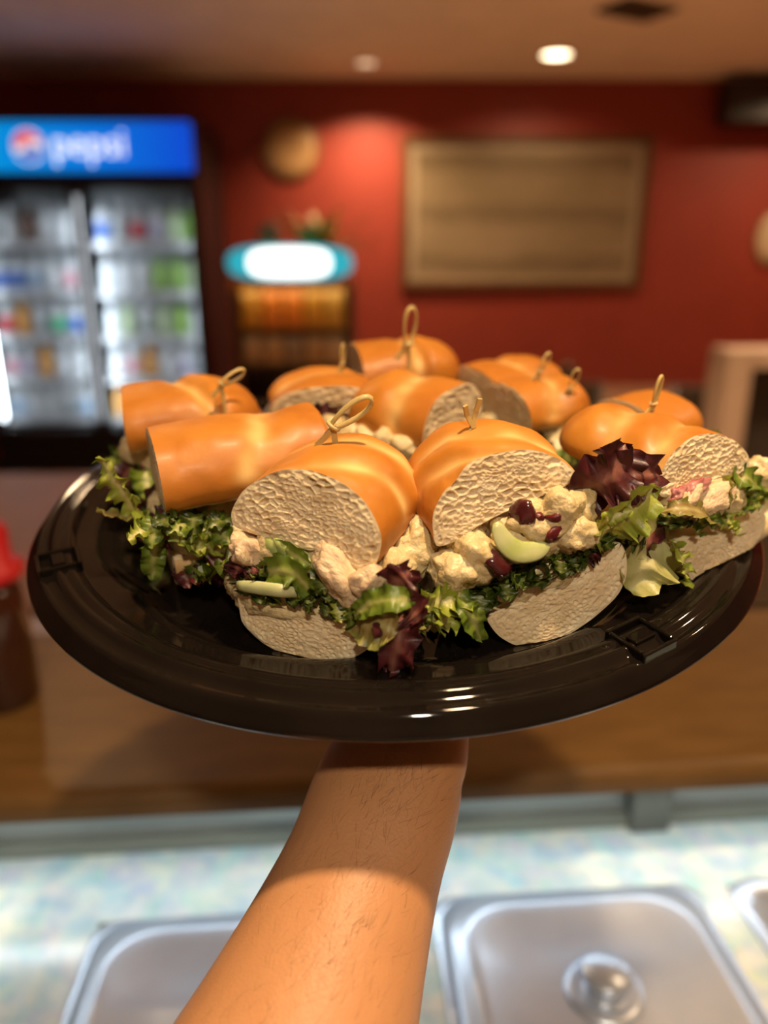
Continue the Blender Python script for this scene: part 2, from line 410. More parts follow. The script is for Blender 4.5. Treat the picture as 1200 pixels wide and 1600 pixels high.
# ------------------------------------------------------------------ snack rack with lit header
SY = 4.25
sx = (at_y(362, 430, SY).x + at_y(548, 430, SY).x)/2
sw = (at_y(550, 440, SY).x - at_y(360, 440, SY).x)/2
rack = tag(empty('snack_rack', T((sx, SY, 0))), 'freestanding snack rack with a lit white and cyan curved header', 'display rack')
m_rack = mat('rack_brown', (.06, .035, .02), rough=.4, scale=10)
z1 = at_y(450, 437, SY).z; z2 = at_y(450, 384, SY).z
bm = bmesh.new()
box(bm, -sw, -sw+.025, 0, .40, 0, z1); box(bm, sw-.025, sw, 0, .40, 0, z1)
bm_obj('side_panel', bm, m_rack, rack); box_obj('back_panel', (-sw+.025, sw-.025, .37, .40, 0, z1), m_rack, rack)
zs = [.12, .42, at_y(450, 572, SY).z, at_y(450, 517, SY).z]
for z in zs + [z1-.02]: box_obj('shelf', (-sw+.025, sw-.025, .02, .37, z-.012, z+.006), m_rack, rack)
def lens_shape(hwid, y0, y1, zc, hz, n=40):
    V, F = [], []
    for k in range(n):
        a = 2*PI*k/n; ca, sa = math.cos(a), math.sin(a)
        x = hwid*math.copysign(abs(ca)**.55, ca); z = hz*math.copysign(abs(sa)**.7, sa)
        V += [(x, y0, zc+z), (x, y1, zc+z)]
    for k in range(n):
        k2 = (k+1) % n; F.append((2*k, 2*k2, 2*k2+1, 2*k+1))
    F.append(tuple(2*k for k in range(n))[::-1]); F.append(tuple(2*k+1 for k in range(n)))
    return V, F
V, F = lens_shape(sw*1.0, -.06, .10, (z1+z2)/2, (z2-z1)/2); hd = mesh_obj('header', V, F, emis('header_cyan', (.02, .42, .55), .9), rack, smooth=False)
V, F = lens_shape(sw*.66, -.066, -.059, (z1+z2)/2, (z2-z1)/2*.86); mesh_obj('header_panel', V, F, emis('header_white', (.92, 1, .98), 2.2), hd, smooth=False)
def snack_bag(wid, hei):
    V, F = [], []; nx, nz_ = 8, 8
    for s in (-1, 1):
        for j in range(nz_+1):
            for i in range(nx+1):
                u, v = i/nx*2-1, j/nz_*2-1
                th = .028*max(0, (1-abs(v)**3))*max(0, (1-abs(u)**4))**.7
                V.append((u*wid/2*(1-.06*(1-abs(v)**3)), s*th, (v+1)/2*hei))
    m_ = (nx+1)*(nz_+1)
    for j in range(nz_):
        for i in range(nx):
            a = j*(nx+1)+i; F.append((a, a+1, a+nx+2, a+nx+1)); a += m_; F.append((a, a+nx+1, a+nx+2, a+1))
    me = bpy.data.meshes.new('snack_bag'); me.from_pydata(V, [], F); me.polygons.foreach_set('use_smooth', [True]*len(me.polygons)); me.materials.append(m_rack); return me
BAGC = {'amber': (.62, .30, .035), 'orange': (.75, .24, .03), 'yellow': (.66, .38, .07), 'tan': (.42, .26, .14), 'cream': (.55, .38, .22), 'pale brown': (.46, .27, .13), 'grey brown': (.30, .20, .13), 'dark red': (.25, .04, .02), 'brown': (.17, .09, .04)}
def bagm(c): return mat('bag_' + c.replace(' ', '_'), BAGC[c], rough=.35, scale=14, spec=.5)
bag_rows = [(zs[3], z1-.03-zs[3], ['amber', 'orange', 'orange', 'amber', 'yellow'], 'top'), (zs[2], zs[3]-zs[2]-.03, ['tan', 'pale brown', 'grey brown', 'pale brown', 'cream'], 'second'), (zs[1], .24, ['dark red', 'brown', 'amber', 'brown', 'yellow'], 'third'), (zs[0], .24, ['brown', 'tan', 'grey brown', 'cream', 'dark red'], 'bottom')]
for z, hh_, cols, nm in bag_rows:
    bw = (2*sw-.07)/5; me = snack_bag(bw*.98, hh_*.96)
    for i, cc in enumerate(cols):
        o = bpy.data.objects.new('snack_bag', me); C.objects.link(o); o.location = (sx - sw + .035 + bw*(i+.5), SY+.035, z+.006); o.rotation_euler = (-.04, 0, 0)
        o.material_slots[0].link = 'OBJECT'; o.material_slots[0].material = bagm(cc)
        tag(o, row_label(cols, i, 'snack bag', f'{nm} shelf of the snack rack'), 'snack bag', 'snack bags in the rack')
box_obj('added_lamp_strip', (-sw*.9, sw*.9, -.028, -.010, z1-.030, z1-.024), emis('added_rack_glow', (1, .8, .5), 10), rack)  # glowing strip added to light up the snack bags
box_obj('added_lamp_cover', (-sw, sw, -.040, -.032, z1-.048, z1-.002), mat('rack_orange', (.55, .22, .03), rough=.4), rack)  # lip added only to hide the glowing strip
# potted plant and small jar on top of the rack
m_leafbg = mat('olive_leaf', (.34, .25, .035), (.24, .18, .025), rough=.5, scale=30)
def small_plant(name, M, label, m_leaf, nl, sz_, seed, potc):
    rnd = random.Random(seed); t = tag(empty(name, M), label, 'plant')
    lathe('pot', [(0, 0), (.05, 0), (.065, .09), (.070, .095), (.070, .105), (.06, .105), (.055, .09), (0, .085)], potc, t, n=24)
    for i in range(nl):
        a = rnd.uniform(0, 2*PI); L = sz_*rnd.uniform(.6, 1.1); el = rnd.uniform(.3, 1.2)
        d = Vector((math.cos(a)*math.cos(el), math.sin(a)*math.cos(el), math.sin(el)))
        P0 = Vector((0, 0, .085)); sp = catmull([P0, P0+d*L*.5, P0+d*L+Vector((0, 0, -L*.18))], 7)
        V, F = [], []
        for j, q_ in enumerate(sp):
            v = j/6; wd = .028*math.sin(PI*min(v*.9+.08, 1)); s_ = d.cross(Vector((0, 0, 1))).normalized()
            V += [q_-s_*wd, q_+Vector((0, 0, -.006)), q_+s_*wd]
        for j in range(6): F += [(3*j, 3*j+1, 3*j+4, 3*j+3), (3*j+1, 3*j+2, 3*j+5, 3*j+4)]
        mesh_obj('leaf', V, F, m_leaf, t)
p = at_y(498, 380, SY+.2)
small_plant('potted_plant', T((p.x, SY+.25, z1+.006)), 'olive green leafy plant in a dark pot on top of the snack rack', m_leafbg, 30, .40, 3, mat('dark_pot', (.05, .03, .02), rough=.4))
p = at_y(420, 380, SY+.2)
t = tag(empty('glass_jar', T((p.x, SY+.24, z1+.006))), 'small tan jar beside the plant on top of the snack rack', 'jar')
lathe('body', [(0, 0), (.055, 0), (.06, .01), (.06, .22), (.05, .24), (0, .24)], mat('tan_jar', (.30, .22, .10), rough=.3), t, n=24)
lathe('lid', [(.053, .238), (.055, .285), (.0, .29)], mat('jar_lid', (.22, .13, .06), rough=.4), t, n=24)

# ------------------------------------------------------------------ dining furniture beyond the counter
m_table = mat('table_laminate', (.26, .13, .075), (.21, .105, .06), rough=.5, scale=6, stretch=(8, 1, 1))
def table(M, label, hx, hy):
    t = tag(empty('dining_table', M), label, 'table')
    box_obj('tabletop', (-hx, hx, -hy, hy, .72, .75), m_table, t, bev=.006)
    lathe('pedestal', [(.0, .02), (.035, .02), (.035, .72), (0, .72)], m_blk, t, n=16)
    lathe('base', [(0, 0), (.25, 0), (.25, .012), (.05, .03), (0, .03)], m_blk, t, n=28)
table(T((-.9, 2.05, 0)) @ Rz(.02), 'long brown laminate dining table in front of the drinks cooler', .85, .55)
table(T((1.25, 4.2, 0)) @ Rz(.02), 'brown dining table standing below the framed board', .45, .4)
p = at_y(800, 552, 4.2)
small_plant('potted_plant', T((.72+.25, 4.2, .75)), 'small dark green plant on the dining table below the board', mat('dark_green_leaf', (.05, .07, .015), rough=.5), 18, .16, 9, mat('dark_pot', (.05, .03, .02), rough=.4))
m_chair = mat('chair_dark', (.03, .018, .012), rough=.4, scale=14)
def chair(M, label):
    t = tag(empty('dining_chair', M), label, 'chair', 'dark dining chairs')
    box_obj('seat', (-.2, .2, -.2, .2, .43, .47), m_chair, t, bev=.01)
    box_obj('backrest', (-.19, .19, .17, .2, .62, .95), m_chair, t, bev=.01)
    for x in (-.18, .18):
        V, F = sweep([(x, .185, 0), (x, .185, .95)], .017, n=6); mesh_obj('leg', V, F, m_chair, t)
        V, F = sweep([(x, -.18, 0), (x, -.18, .44)], .017, n=6); mesh_obj('leg', V, F, m_chair, t)
chair(T((1.45, 3.45, 0)) @ Rz(PI*.95), 'dark wooden dining chair beside the tan cabinet')
chair(T((.75, 3.55, 0)) @ Rz(PI*1.04), 'dark wooden dining chair at the table below the board')
# tan cabinet with dark opening, at the right
p = at_y(1140, 548, 3.0)
cab = tag(empty('waste_cabinet', T((p.x, 3.0, 0))), 'tan laminate cabinet with a dark open front beside the chairs', 'cabinet')
m_tan = mat('tan_laminate', (.33, .235, .175), (.30, .21, .155), rough=.45, scale=7)
hz = p.z
box_obj('side_panel', (0, .10, 0, .18, 0, hz), m_tan, cab, bev=.004); box_obj('side_panel', (.60, .66, 0, .18, 0, hz), m_tan, cab, bev=.004)
box_obj('top_panel', (.10, .60, 0, .18, hz-.07, hz), m_tan, cab, bev=.004); box_obj('back_panel', (.10, .60, .15, .18, 0, hz-.07), m_blk, cab)
box_obj('door', (.105, .595, .05, .08, .02, hz-.09), m_blk, cab, bev=.004)

# ------------------------------------------------------------------ serving counter and prep table
YAW = math.radians(4.3)
ZP, ZL = CAM_H-.60, CAM_H-.47
M_c = T((0.013, .616, 0)) @ Rz(YAW)
m_ledge = mat('ledge_laminate', (.15, .078, .022), (.115, .058, .015), rough=.42, scale=5, stretch=(2.5, 9, 1), bstr=.05, bscale=300, spec=.3)
ledge = tag(empty('serving_counter', M_c), 'brown laminate serving counter with a rounded front edge below the tray', 'counter')
# bullnose worktop as an extruded profile
prof = [(0.012, -.034), (.0, -.026)] + [(.016 - .016*math.cos(a), -.016 + .016*math.sin(a)) for a in [i*PI/2/6 for i in range(7)]] + [(.34, 0), (.35, -.006), (.35, -.034)]
V, F = [], []
for x in (-1.6, 1.6):
    for (y, z) in prof: V.append((x, y, ZL+z))
n = len(prof)
for i in range(n): F.append((i, (i+1) % n, n+(i+1) % n, n+i))
F += [tuple(range(n))[::-1], tuple(range(n, 2*n))]
mesh_obj('worktop', V, F, m_ledge, ledge, smooth=False)
stl = box_obj('added_light_strip', (-.78, .78, .020, .034, ZL-.042, ZL-.034), m_trim, ledge, bev=.001)  # made-up fixture for the added prep light
m_cfront = mat('counter_panel', (.10, .05, .025), rough=.5, scale=6)
box_obj('front_panel', (-1.55, 1.55, .28, .32, 0, ZL-.034), m_cfront, ledge)
box_obj('side_panel', (-1.55, -1.51, .085, .28, 0, ZL-.034), m_cfront, ledge)
box_obj('side_panel', (1.51, 1.55, .085, .28, 0, ZL-.034), m_cfront, ledge)

# stainless, and a worktop with the steel's mottled reflections painted as colour
m_steel, nt, b = new_mat('stainless_steel')
c_, nz, src = noise_col(nt, (.50, .57, .68), (.62, .68, .78), 9, 3); nt.links.new(c_, b.inputs['Base Color'])
b.inputs['Metallic'].default_value = .55; b.inputs['Roughness'].default_value = .33
MATS['steel'] = m_steel
m_mott, nt, b = new_mat('steel_painted_reflections')
c_, nz, src = noise_col(nt, (.42, .58, .64), (.74, .76, .68), 34, 3, .35, .68)
vz = node(nt, 'ShaderNodeTexVoronoi', Scale=55.0); nt.links.new(src, vz.inputs['Vector'])
mx = node(nt, 'ShaderNodeMix', data_type='RGBA'); mx.blend_type = 'OVERLAY'; mx.inputs[0].default_value = .12
nt.links.new(c_, mx.inputs[6]); nt.links.new(vz.outputs['Color'], mx.inputs[7]); nt.links.new(mx.outputs[2], b.inputs['Base Color'])
b.inputs['Roughness'].default_value = .2
prep = tag(empty('prep_table', T((0, .64, 0)) @ Rz(YAW)), 'steel prep table with pale mottled reflections painted on its top, set with covered pans', 'prep table')
# worktop with rectangular openings: columns from x edges
LIDW, LIDD = .262, .235
L_c = [(-.145, -.165), (.175, -.16), (.475, -.16)]      # lid centres in prep coordinates (x, y)
xs = [-1.5]
for cx_, cy_ in L_c: xs += [cx_-LIDW/2, cx_+LIDW/2]
xs.append(1.5)
yb, yf = -.16+LIDD/2, -.16-LIDD/2
bm = bmesh.new(); TT = .012
box(bm, -1.5, 1.5, yb, .085, ZP-TT, ZP); box(bm, -1.5, 1.5, -.50, yf, ZP-TT, ZP)
for i in range(0, len(xs), 2): box(bm, xs[i], xs[i+1], yf, yb, ZP-TT, ZP)
bm_obj('worktop', bm, m_mott, prep)
box_obj('back_rail', (-1.5, 1.5, .060, .085, ZP, ZP+.058), mat('rail_grey', (.45, .50, .48), rough=.35, metal=.3, scale=10), prep, bev=.004)
box_obj('rail_channel', (-1.5, 1.5, .046, .060, ZP, ZP+.016), mat('rail_dark', (.22, .24, .20), rough=.5, scale=10), prep, bev=.003)
box_obj('bracket', (.275, .32, .035, .062, ZP, ZP+.085), mat('bracket_grey', (.12, .13, .11), rough=.5), prep, bev=.004)
box_obj('front_panel', (-1.5, 1.5, -.50, -.48, .1, ZP-TT), m_steel, prep)
for x in (-1.48, 1.46):
    box_obj('side_panel', (x, x+.02, -.48, .08, .1, ZP-TT), m_steel, prep)
    for y in (-.46, .03): lathe('leg', [(0, 0), (.02, 0), (.02, .1), (0, .1)], m_steel, prep, n=12, M=T((x+.01, y, 0)))
def rrect(hx, hy, r, n=6):
    out = []
    for cx_, cy_, a0 in ((hx-r, hy-r, 0), (-hx+r, hy-r, PI/2), (-hx+r, -hy+r, PI), (hx-r, -hy+r, 3*PI/2)):
        for i in range(n+1):
            a = a0 + PI/2*i/n; out.append((cx_+r*math.cos(a), cy_+r*math.sin(a)))
    return out
def rr_loft(name, levels, m, parent, cap_last=True, cap_first=False):
    V, F = [], []
    for (hx, hy, r, z) in levels:
        for (x, y) in rrect(hx, hy, r): V.append((x, y, z))
    n = 28
    for i in range(len(levels)-1):
        for k in range(n): F.append((i*n+k, i*n+(k+1) % n, (i+1)*n+(k+1) % n, (i+1)*n+k))
    if cap_last: F.append(tuple((len(levels)-1)*n+k for k in range(n)))
    if cap_first: F.append(tuple(range(n))[::-1])
    return mesh_obj(name, V, F, m, parent)
def pan(M, label, label2, lid=True):
    t = tag(empty('food_pan', M), label, 'pan', 'steel food pans')
    hx, hy = LIDW/2-.001, LIDD/2-.001
    rr_loft('pan_body', [(hx, hy, .02, -.001), (hx+.004, hy+.004, .022, .002), (hx+.003, hy+.003, .022, .004), (hx-.008, hy-.008, .02, .003), (hx-.014, hy-.014, .03, -.006), (hx-.02, hy-.02, .03, -.10)], m_steel, t)
    if not lid:
        rr_loft('food', [(hx-.018, hy-.018, .03, -.07), (hx-.05, hy-.05, .03, -.062)], mat('brown_food', (.06, .035, .02), (.10, .05, .025), rough=.4, scale=60, bstr=.6, bscale=90, bdist=.004), t)
        return
    l = tag(empty('pan_lid', M @ T((0, 0, .0045))), label2, 'lid', 'steel pan lids')
    lo = rr_loft('lid_plate', [(hx-.004, hy-.004, .03, 0), (hx-.003, hy-.003, .03, .002), (hx-.012, hy-.012, .04, .0035), (hx-.020, hy-.020, .04, .012), (hx-.026, hy-.026, .042, .014), (hx-.034, hy-.034, .04, .009), (hx-.08, hy-.08, .02, .0085)], m_steel, l)
    lathe('knob', [(.034, .0083), (.033, .011), (.026, .013), (.019, .011), (.016, .013), (.018, .024), (.022, .028), (.019, .032), (0, .033)], m_steel, l, n=32)
PM = T((0, .64, 0)) @ Rz(YAW)
for i, (cx_, cy_) in enumerate(L_c):
    pan(PM @ T((cx_, cy_, ZP)), ['steel food pan under a lid, left of the forearm beside the mottled top', 'steel food pan under a lid, between the forearm and the open pan', 'open steel food pan holding dark brown food'][i],
        ['steel pan lid with a round knob beside the wide mottled end of the table', 'steel pan lid with a round knob next to the open pan', ''][i], lid=i < 2)
# sauce bottle with red cap on the counter
p = at_plane(10, 1092, Vector((0, 0, ZL)), Vector((0, 0, 1)))
bt = tag(empty('sauce_bottle', T((p.x, p.y, ZL)) @ Matrix.Scale(1.12, 4)), 'dark sauce bottle with a flared red cap on the serving counter', 'bottle')
lathe('body', [(0, 0), (.030, 0), (.033, .006), (.033, .10), (.030, .118), (.022, .132), (0, .132)], mat('dark_sauce', (.05, .016, .008), rough=.15, scale=12, coat=.5), bt, n=36)
lathe('cap', [(.0, .132), (.034, .132), (.036, .136), (.035, .146), (.026, .150), (.025, .180), (.021, .186), (0, .187)], mat('red_cap', (.55, .02, .025), rough=.35, scale=12), bt, n=36)

# ------------------------------------------------------------------ tray
tu = Vector((1, 0, .02653)).normalized(); tw = Vector((0, 1, .1509)); tw = (tw - tu*tu.dot(tw)).normalized(); tn = tu.cross(tw)
TC = Vector((.0045, .4408, CAM_H-.1319))
MT = Matrix((( tu.x, tw.x, tn.x, TC.x), (tu.y, tw.y, tn.y, TC.y), (tu.z, tw.z, tn.z, TC.z), (0, 0, 0, 1)))
m_tray, nt, b = new_mat('black_gloss_plastic')
c_, nz, src = noise_col(nt, (.006, .0045, .0035), (.009, .0065, .005), 30); nt.links.new(c_, b.inputs['Base Color'])
b.inputs['Roughness'].default_value = .05; b.inputs['IOR'].default_value = 1.40
n2 = node(nt, 'ShaderNodeTexNoise', Scale=14.0, Detail=1.0); nt.links.new(src, n2.inputs['Vector']); bump(nt, b, n2.outputs['Fac'], .05, .004)
tray = tag(empty('serving_tray', MT), 'round glossy black plastic tray carrying the sub sandwiches', 'tray')
FLOOR = -.004
prof = [(0, FLOOR), (.05, FLOOR), (.10, FLOOR), (.14, FLOOR), (.156, FLOOR), (.1600, -.0036), (.1625, -.0022), (.1650, .0000), (.1672, .0014), (.171, .0022), (.1765, .0026), (.1785, .0034), (.1798, .0056), (.1812, .0064), (.1835, .0066), (.1850, .0058), (.1862, .0058), (.1876, .0068), (.1892, .0066), (.1906, .0052), (.1922, .0044), (.1950, .0040), (.1964, .0044), (.1976, .0038), (.1990, .0020), (.2010, -.0002), (.2030, -.0022), (.2038, -.0034),
        (.2034, -.0042), (.2022, -.0038), (.2000, -.0018), (.1975, .0008), (.1945, .0028), (.1895, .0038), (.1865, .0056), (.1830, .0052), (.1805, .0030), (.1780, .0012), (.171, .0006), (.1665, -.0008), (.1635, -.0036), (.1600, -.0052), (.14, -.0056), (.05, -.0056), (0, -.0056)]
def traymod(i, r, a):
    if .13 < r < .1772:
        k = min(1, (r-.13)/.02)*min(1, max(0, (.1772-r)/.008))
        return r - .0075*k*(abs(math.sin(a*4+.35))**.7*-1+1)
    return r
lathe('tray_body', prof, m_tray, tray, n=256, mod=traymod)
for deg in (-57.5, -154, 122, 32):
    a = math.radians(deg); M = Rz(a) @ T((.187, 0, .0052))
    bm = bmesh.new()
    for d in ((-.0105, -.0085, -.010, .010, -.003, .0030), (.0085, .0105, -.010, .010, -.004, .0026), (-.0085, .0085, -.010, -.008, -.003, .0030), (-.0085, .0085, .008, .010, -.003, .0030)): box(bm, *d, bev=.0008)
    for v in bm.verts: v.co = M @ v.co
    bm_obj('lid_notch', bm, m_tray, tray)
    bm = bmesh.new(); box(bm, -.003, .003, -.006, .006, .001, .0028, bev=.0007)
    for v in bm.verts: v.co = M @ v.co
    bm_obj('lid_catch', bm, m_tray, tray)

# ------------------------------------------------------------------ sandwich materials
m_crust, nt, b = new_mat('bread_crust')
c_, nz, src = noise_col(nt, (.47, .165, .016), (.62, .25, .032), 38, 6, .3, .7)
at_ = node(nt, 'ShaderNodeAttribute', attribute_name='pale'); mx = node(nt, 'ShaderNodeMix', data_type='RGBA'); mx.inputs[7].default_value = (.86, .58, .22, 1)
nb = node(nt, 'ShaderNodeTexNoise', Scale=16.0, Detail=3.0); nt.links.new(src, nb.inputs['Vector'])
rb_ = node(nt, 'ShaderNodeValToRGB'); rb_.color_ramp.elements[0].position = .42; rb_.color_ramp.elements[0].color = (0, 0, 0, 1); rb_.color_ramp.elements[1].position = .72; rb_.color_ramp.elements[1].color = (.75, .75, .75, 1); nt.links.new(nb.outputs['Fac'], rb_.inputs[0])
mb_ = node(nt, 'ShaderNodeMix', data_type='RGBA'); mb_.inputs[7].default_value = (.38, .105, .010, 1); nt.links.new(rb_.outputs[0], mb_.inputs[0]); nt.links.new(c_, mb_.inputs[6]); c_ = mb_.outputs[2]
nt.links.new(at_.outputs['Fac'], mx.inputs[0]); nt.links.new(c_, mx.inputs[6]); nt.links.new(mx.outputs[2], b.inputs['Base Color'])
b.inputs['Specular IOR Level'].default_value = .4; b.inputs['Roughness'].default_value = .47; b.inputs['Coat Weight'].default_value = .04; b.inputs['Coat Roughness'].default_value = .22
n2 = node(nt, 'ShaderNodeTexNoise', Scale=260.0, Detail=5.0); nt.links.new(src, n2.inputs['Vector']); bump(nt, b, n2.outputs['Fac'], .22, .0006)
m_crumb, nt, b = new_mat('bread_crumb')
c_, nz, src = noise_col(nt, (.76, .58, .34), (.88, .73, .48), 90, 5)
nt.links.new(c_, b.inputs['Base Color']); b.inputs['Roughness'].default_value = .7; b.inputs['Specular IOR Level'].default_value = .35
vz = node(nt, 'ShaderNodeTexVoronoi', Scale=900.0); vz.feature = 'DISTANCE_TO_EDGE'; nt.links.new(src, vz.inputs['Vector']); bump(nt, b, vz.outputs['Distance'], .35, .0005)
b.inputs['Subsurface Weight'].default_value = .3; b.inputs['Subsurface Radius'].default_value = (.004, .003, .0016); b.inputs['Subsurface Scale'].default_value = 1.0
m_base = mat('bottom_crust', (.62, .38, .15), (.72, .48, .22), rough=.6, scale=60, bstr=.3, bscale=300, bdist=.0006)
m_salad = mat('chicken_salad', (.60, .45, .21), (.76, .63, .36), rough=.38, scale=110, bstr=.9, bscale=230, bdist=.002, spec=.6)
m_chick = mat('chicken_meat', (.70, .50, .32), (.80, .63, .40), rough=.42, scale=110, bstr=.9, bscale=260, bdist=.0016, stretch=(1, 3, 1))
m_grape = mat('red_grape', (.045, .008, .010), (.085, .012, .012), rough=.15, scale=60, coat=.4)
m_cran = mat('dried_cranberry', (.16, .015, .018), (.07, .008, .010), rough=.35, scale=120, bstr=.4, bscale=300)
m_celery = mat('celery', (.42, .50, .14), (.60, .62, .30), rough=.3, scale=80, spec=.6)
m_onion = mat('red_onion', (.34, .06, .07), (.58, .28, .24), rough=.35, scale=160, bstr=.4, bscale=300)
def leaf_mat(name, rib, mid, edge, rough=.38, transl=.22):
    m, nt, b = new_mat(name)
    uv = node(nt, 'ShaderNodeUVMap'); sp = node(nt, 'ShaderNodeSeparateXYZ'); nt.links.new(uv.outputs[0], sp.inputs[0])
    sb = node(nt, 'ShaderNodeMath', operation='SUBTRACT'); sb.inputs[1].default_value = .5; nt.links.new(sp.outputs[0], sb.inputs[0])
    ab = node(nt, 'ShaderNodeMath', operation='ABSOLUTE'); nt.links.new(sb.outputs[0], ab.inputs[0])
    tc = node(nt, 'ShaderNodeTexCoord'); nz = node(nt, 'ShaderNodeTexNoise', Scale=140.0, Detail=4.0); nt.links.new(tc.outputs['Object'], nz.inputs['Vector'])
    ad = node(nt, 'ShaderNodeMath', operation='MULTIPLY_ADD'); ad.inputs[1].default_value = .35; nt.links.new(nz.outputs['Fac'], ad.inputs[0]); nt.links.new(ab.outputs[0], ad.inputs[2])
    r = node(nt, 'ShaderNodeValToRGB'); e = r.color_ramp.elements
    e[0].position = .17; e[0].color = rgba(rib); e[1].position = .62; e[1].color = rgba(edge); k = e.new(.33); k.color = rgba(mid)
    nt.links.new(ad.outputs[0], r.inputs[0]); nt.links.new(r.outputs[0], b.inputs['Base Color'])
    b.inputs['Roughness'].default_value = rough; b.inputs['Specular IOR Level'].default_value = .5
    n3 = node(nt, 'ShaderNodeTexNoise', Scale=420.0, Detail=3.0); nt.links.new(tc.outputs['Object'], n3.inputs['Vector']); bump(nt, b, n3.outputs['Fac'], .35, .0008)
    tl = node(nt, 'ShaderNodeBsdfTranslucent'); nt.links.new(r.outputs[0], tl.inputs[0]); mxs = node(nt, 'ShaderNodeMixShader'); mxs.inputs[0].default_value = transl
    nt.links.new(b.outputs[0], mxs.inputs[1]); nt.links.new(tl.outputs[0], mxs.inputs[2]); nt.links.new(mxs.outputs[0], nt.nodes['Material Output'].inputs[0])
    return m
LEAF = {'green': leaf_mat('leaf_green', (.50, .50, .18), (.21, .28, .035), (.10, .16, .015)),
        'dark': leaf_mat('leaf_dark_green', (.20, .23, .05), (.075, .105, .012), (.038, .06, .006)),
        'frisee': leaf_mat('leaf_frisee', (.68, .64, .30), (.40, .43, .07), (.27, .34, .035)),
        'olive': leaf_mat('leaf_olive', (.48, .42, .16), (.32, .22, .07), (.26, .26, .06)),
        'red': leaf_mat('leaf_red', (.30, .12, .09), (.11, .022, .022), (.06, .010, .014)),
        'butter': leaf_mat('leaf_butter', (.70, .66, .34), (.58, .56, .24), (.45, .44, .14))}

# ------------------------------------------------------------------ sandwich builders
TRAY_TOP = [(r, z) for r, z in prof[:30] if r > 0 or z == FLOOR][:26]
TRAY_TOP = TRAY_TOP[:max(range(len(TRAY_TOP)), key=lambda i: TRAY_TOP[i][0])+1]
def tray_h(r):
    if r > .215: return -1.0
    if r > .182: return .0074                      # rests on the rim crest and juts over it
    for (r0, z0), (r1, z1) in zip(TRAY_TOP, TRAY_TOP[1:]):
        if r0 <= r <= r1: return z0 + (z1-z0)*(r-r0)/max(1e-9, r1-r0)
    return FLOOR
MTi = MT.inverted(); FRAME = {}
def rest_on_tray(parent, P, gap=.0003):
    M = FRAME.get(parent.name)
    if M is None: return P
    q = M @ Vector(P); d = tray_h(math.hypot(q.x, q.y)+.001) + gap - q.z
    if tray_h(math.hypot(q.x, q.y)+.001) < -.5 or d <= 0 : return Vector(P)
    q.z += d; return M.inverted() @ q
def leaf(parent, pts, wid, kind, seed, up=(0, 0, 1), ruffle=.35, jag=.25, njag=6, nv=36, nu=14, cup=.2, name='lettuce_leaf'):
    rnd = random.Random(seed); sp = catmull(pts, nv); up = Vector(up); fr = frames(sp, up=up)
    V, F, U = [], [], []
    ph1, ph2, f1 = rnd.uniform(0, 6), rnd.uniform(0, 6), rnd.uniform(3.0, 4.6)
    for i in range(nv):
        v = i/(nv-1); Tn, S, N = fr[i]
        prof_ = (.22 + .78*math.sin(PI*min(1, v*.80+.02))**.8)*math.sqrt(max(0, 1-v**5))+.02
        for j in range(nu+1):
            u = j/nu*2-1; sgn = 1 if u >= 0 else -1; au = abs(u)
            tri = abs(((v*njag + (.31 if sgn > 0 else 0) + seed*.17) % 1)*2-1)
            jg = 1 - jag*tri*au**2
            wv_ = wid*prof_*jg*(1+.18*noise.noise(Vector((v*4, sgn*3+seed*1.7, 0))))
            rf = ruffle*wid*au**1.6*(math.sin(2*PI*f1*v + (ph1 if sgn > 0 else ph2)) + .5*math.sin(2*PI*f1*2.3*v + ph2*2 + sgn))
            zz = cup*wid*u*u + rf + .12*wid*noise.noise(Vector((v*6+seed, u*2, 1.3)))
            shift = Tn*(jag*.5*wid*(tri-.5)*au**2)
            V.append(rest_on_tray(parent, sp[i] + S*(u*wv_) + N*zz + shift)); U.append((j/nu, v))
    for i in range(nv-1):
        for j in range(nu):
            a = i*(nu+1)+j; F.append((a, a+1, a+nu+2, a+nu+1))
    return mesh_obj(name, V, F, LEAF[kind], parent, uvs=U)
STYLE = {'green': dict(ruffle=.30, jag=.18, njag=4), 'dark': dict(ruffle=.35, jag=.3, njag=6), 'frisee': dict(ruffle=.45, jag=.62, njag=7), 'olive': dict(ruffle=.22, jag=.15, njag=4), 'red': dict(ruffle=.36, jag=.20, njag=8), 'butter': dict(ruffle=.14, jag=.02, njag=3, cup=.30)}
def frills(parent, A, B, out, n, kinds, length, wid, droop, seed, inset=.012, jitter=.3):
    rnd = random.Random(seed); A, B, out = Vector(A), Vector(B), Vector(out).normalized(); d = (B-A)
    for i in range(n):
        k = kinds[rnd.randrange(len(kinds))]
        p = A + d*((i+.5+rnd.uniform(-jitter, jitter))/n) + Vector((0, 0, rnd.uniform(-.002, .003)))
        o = (out + d.normalized()*rnd.uniform(-.6, .6)).normalized(); L = length*rnd.uniform(.7, 1.25); dz = droop*rnd.uniform(.3, 1.4)
        pts = [p - out*inset, p + o*L*.1 + Vector((0, 0, .002)), p + o*L*.6 - Vector((0, 0, dz*.35)), p + o*L - Vector((0, 0, dz))]
        upv = (Vector((0, 0, 1)) + d.normalized()*rnd.uniform(-.5, .5))
        leaf(parent, pts, wid*rnd.uniform(.7, 1.2), k, seed*31+i, up=upv, **STYLE[k])
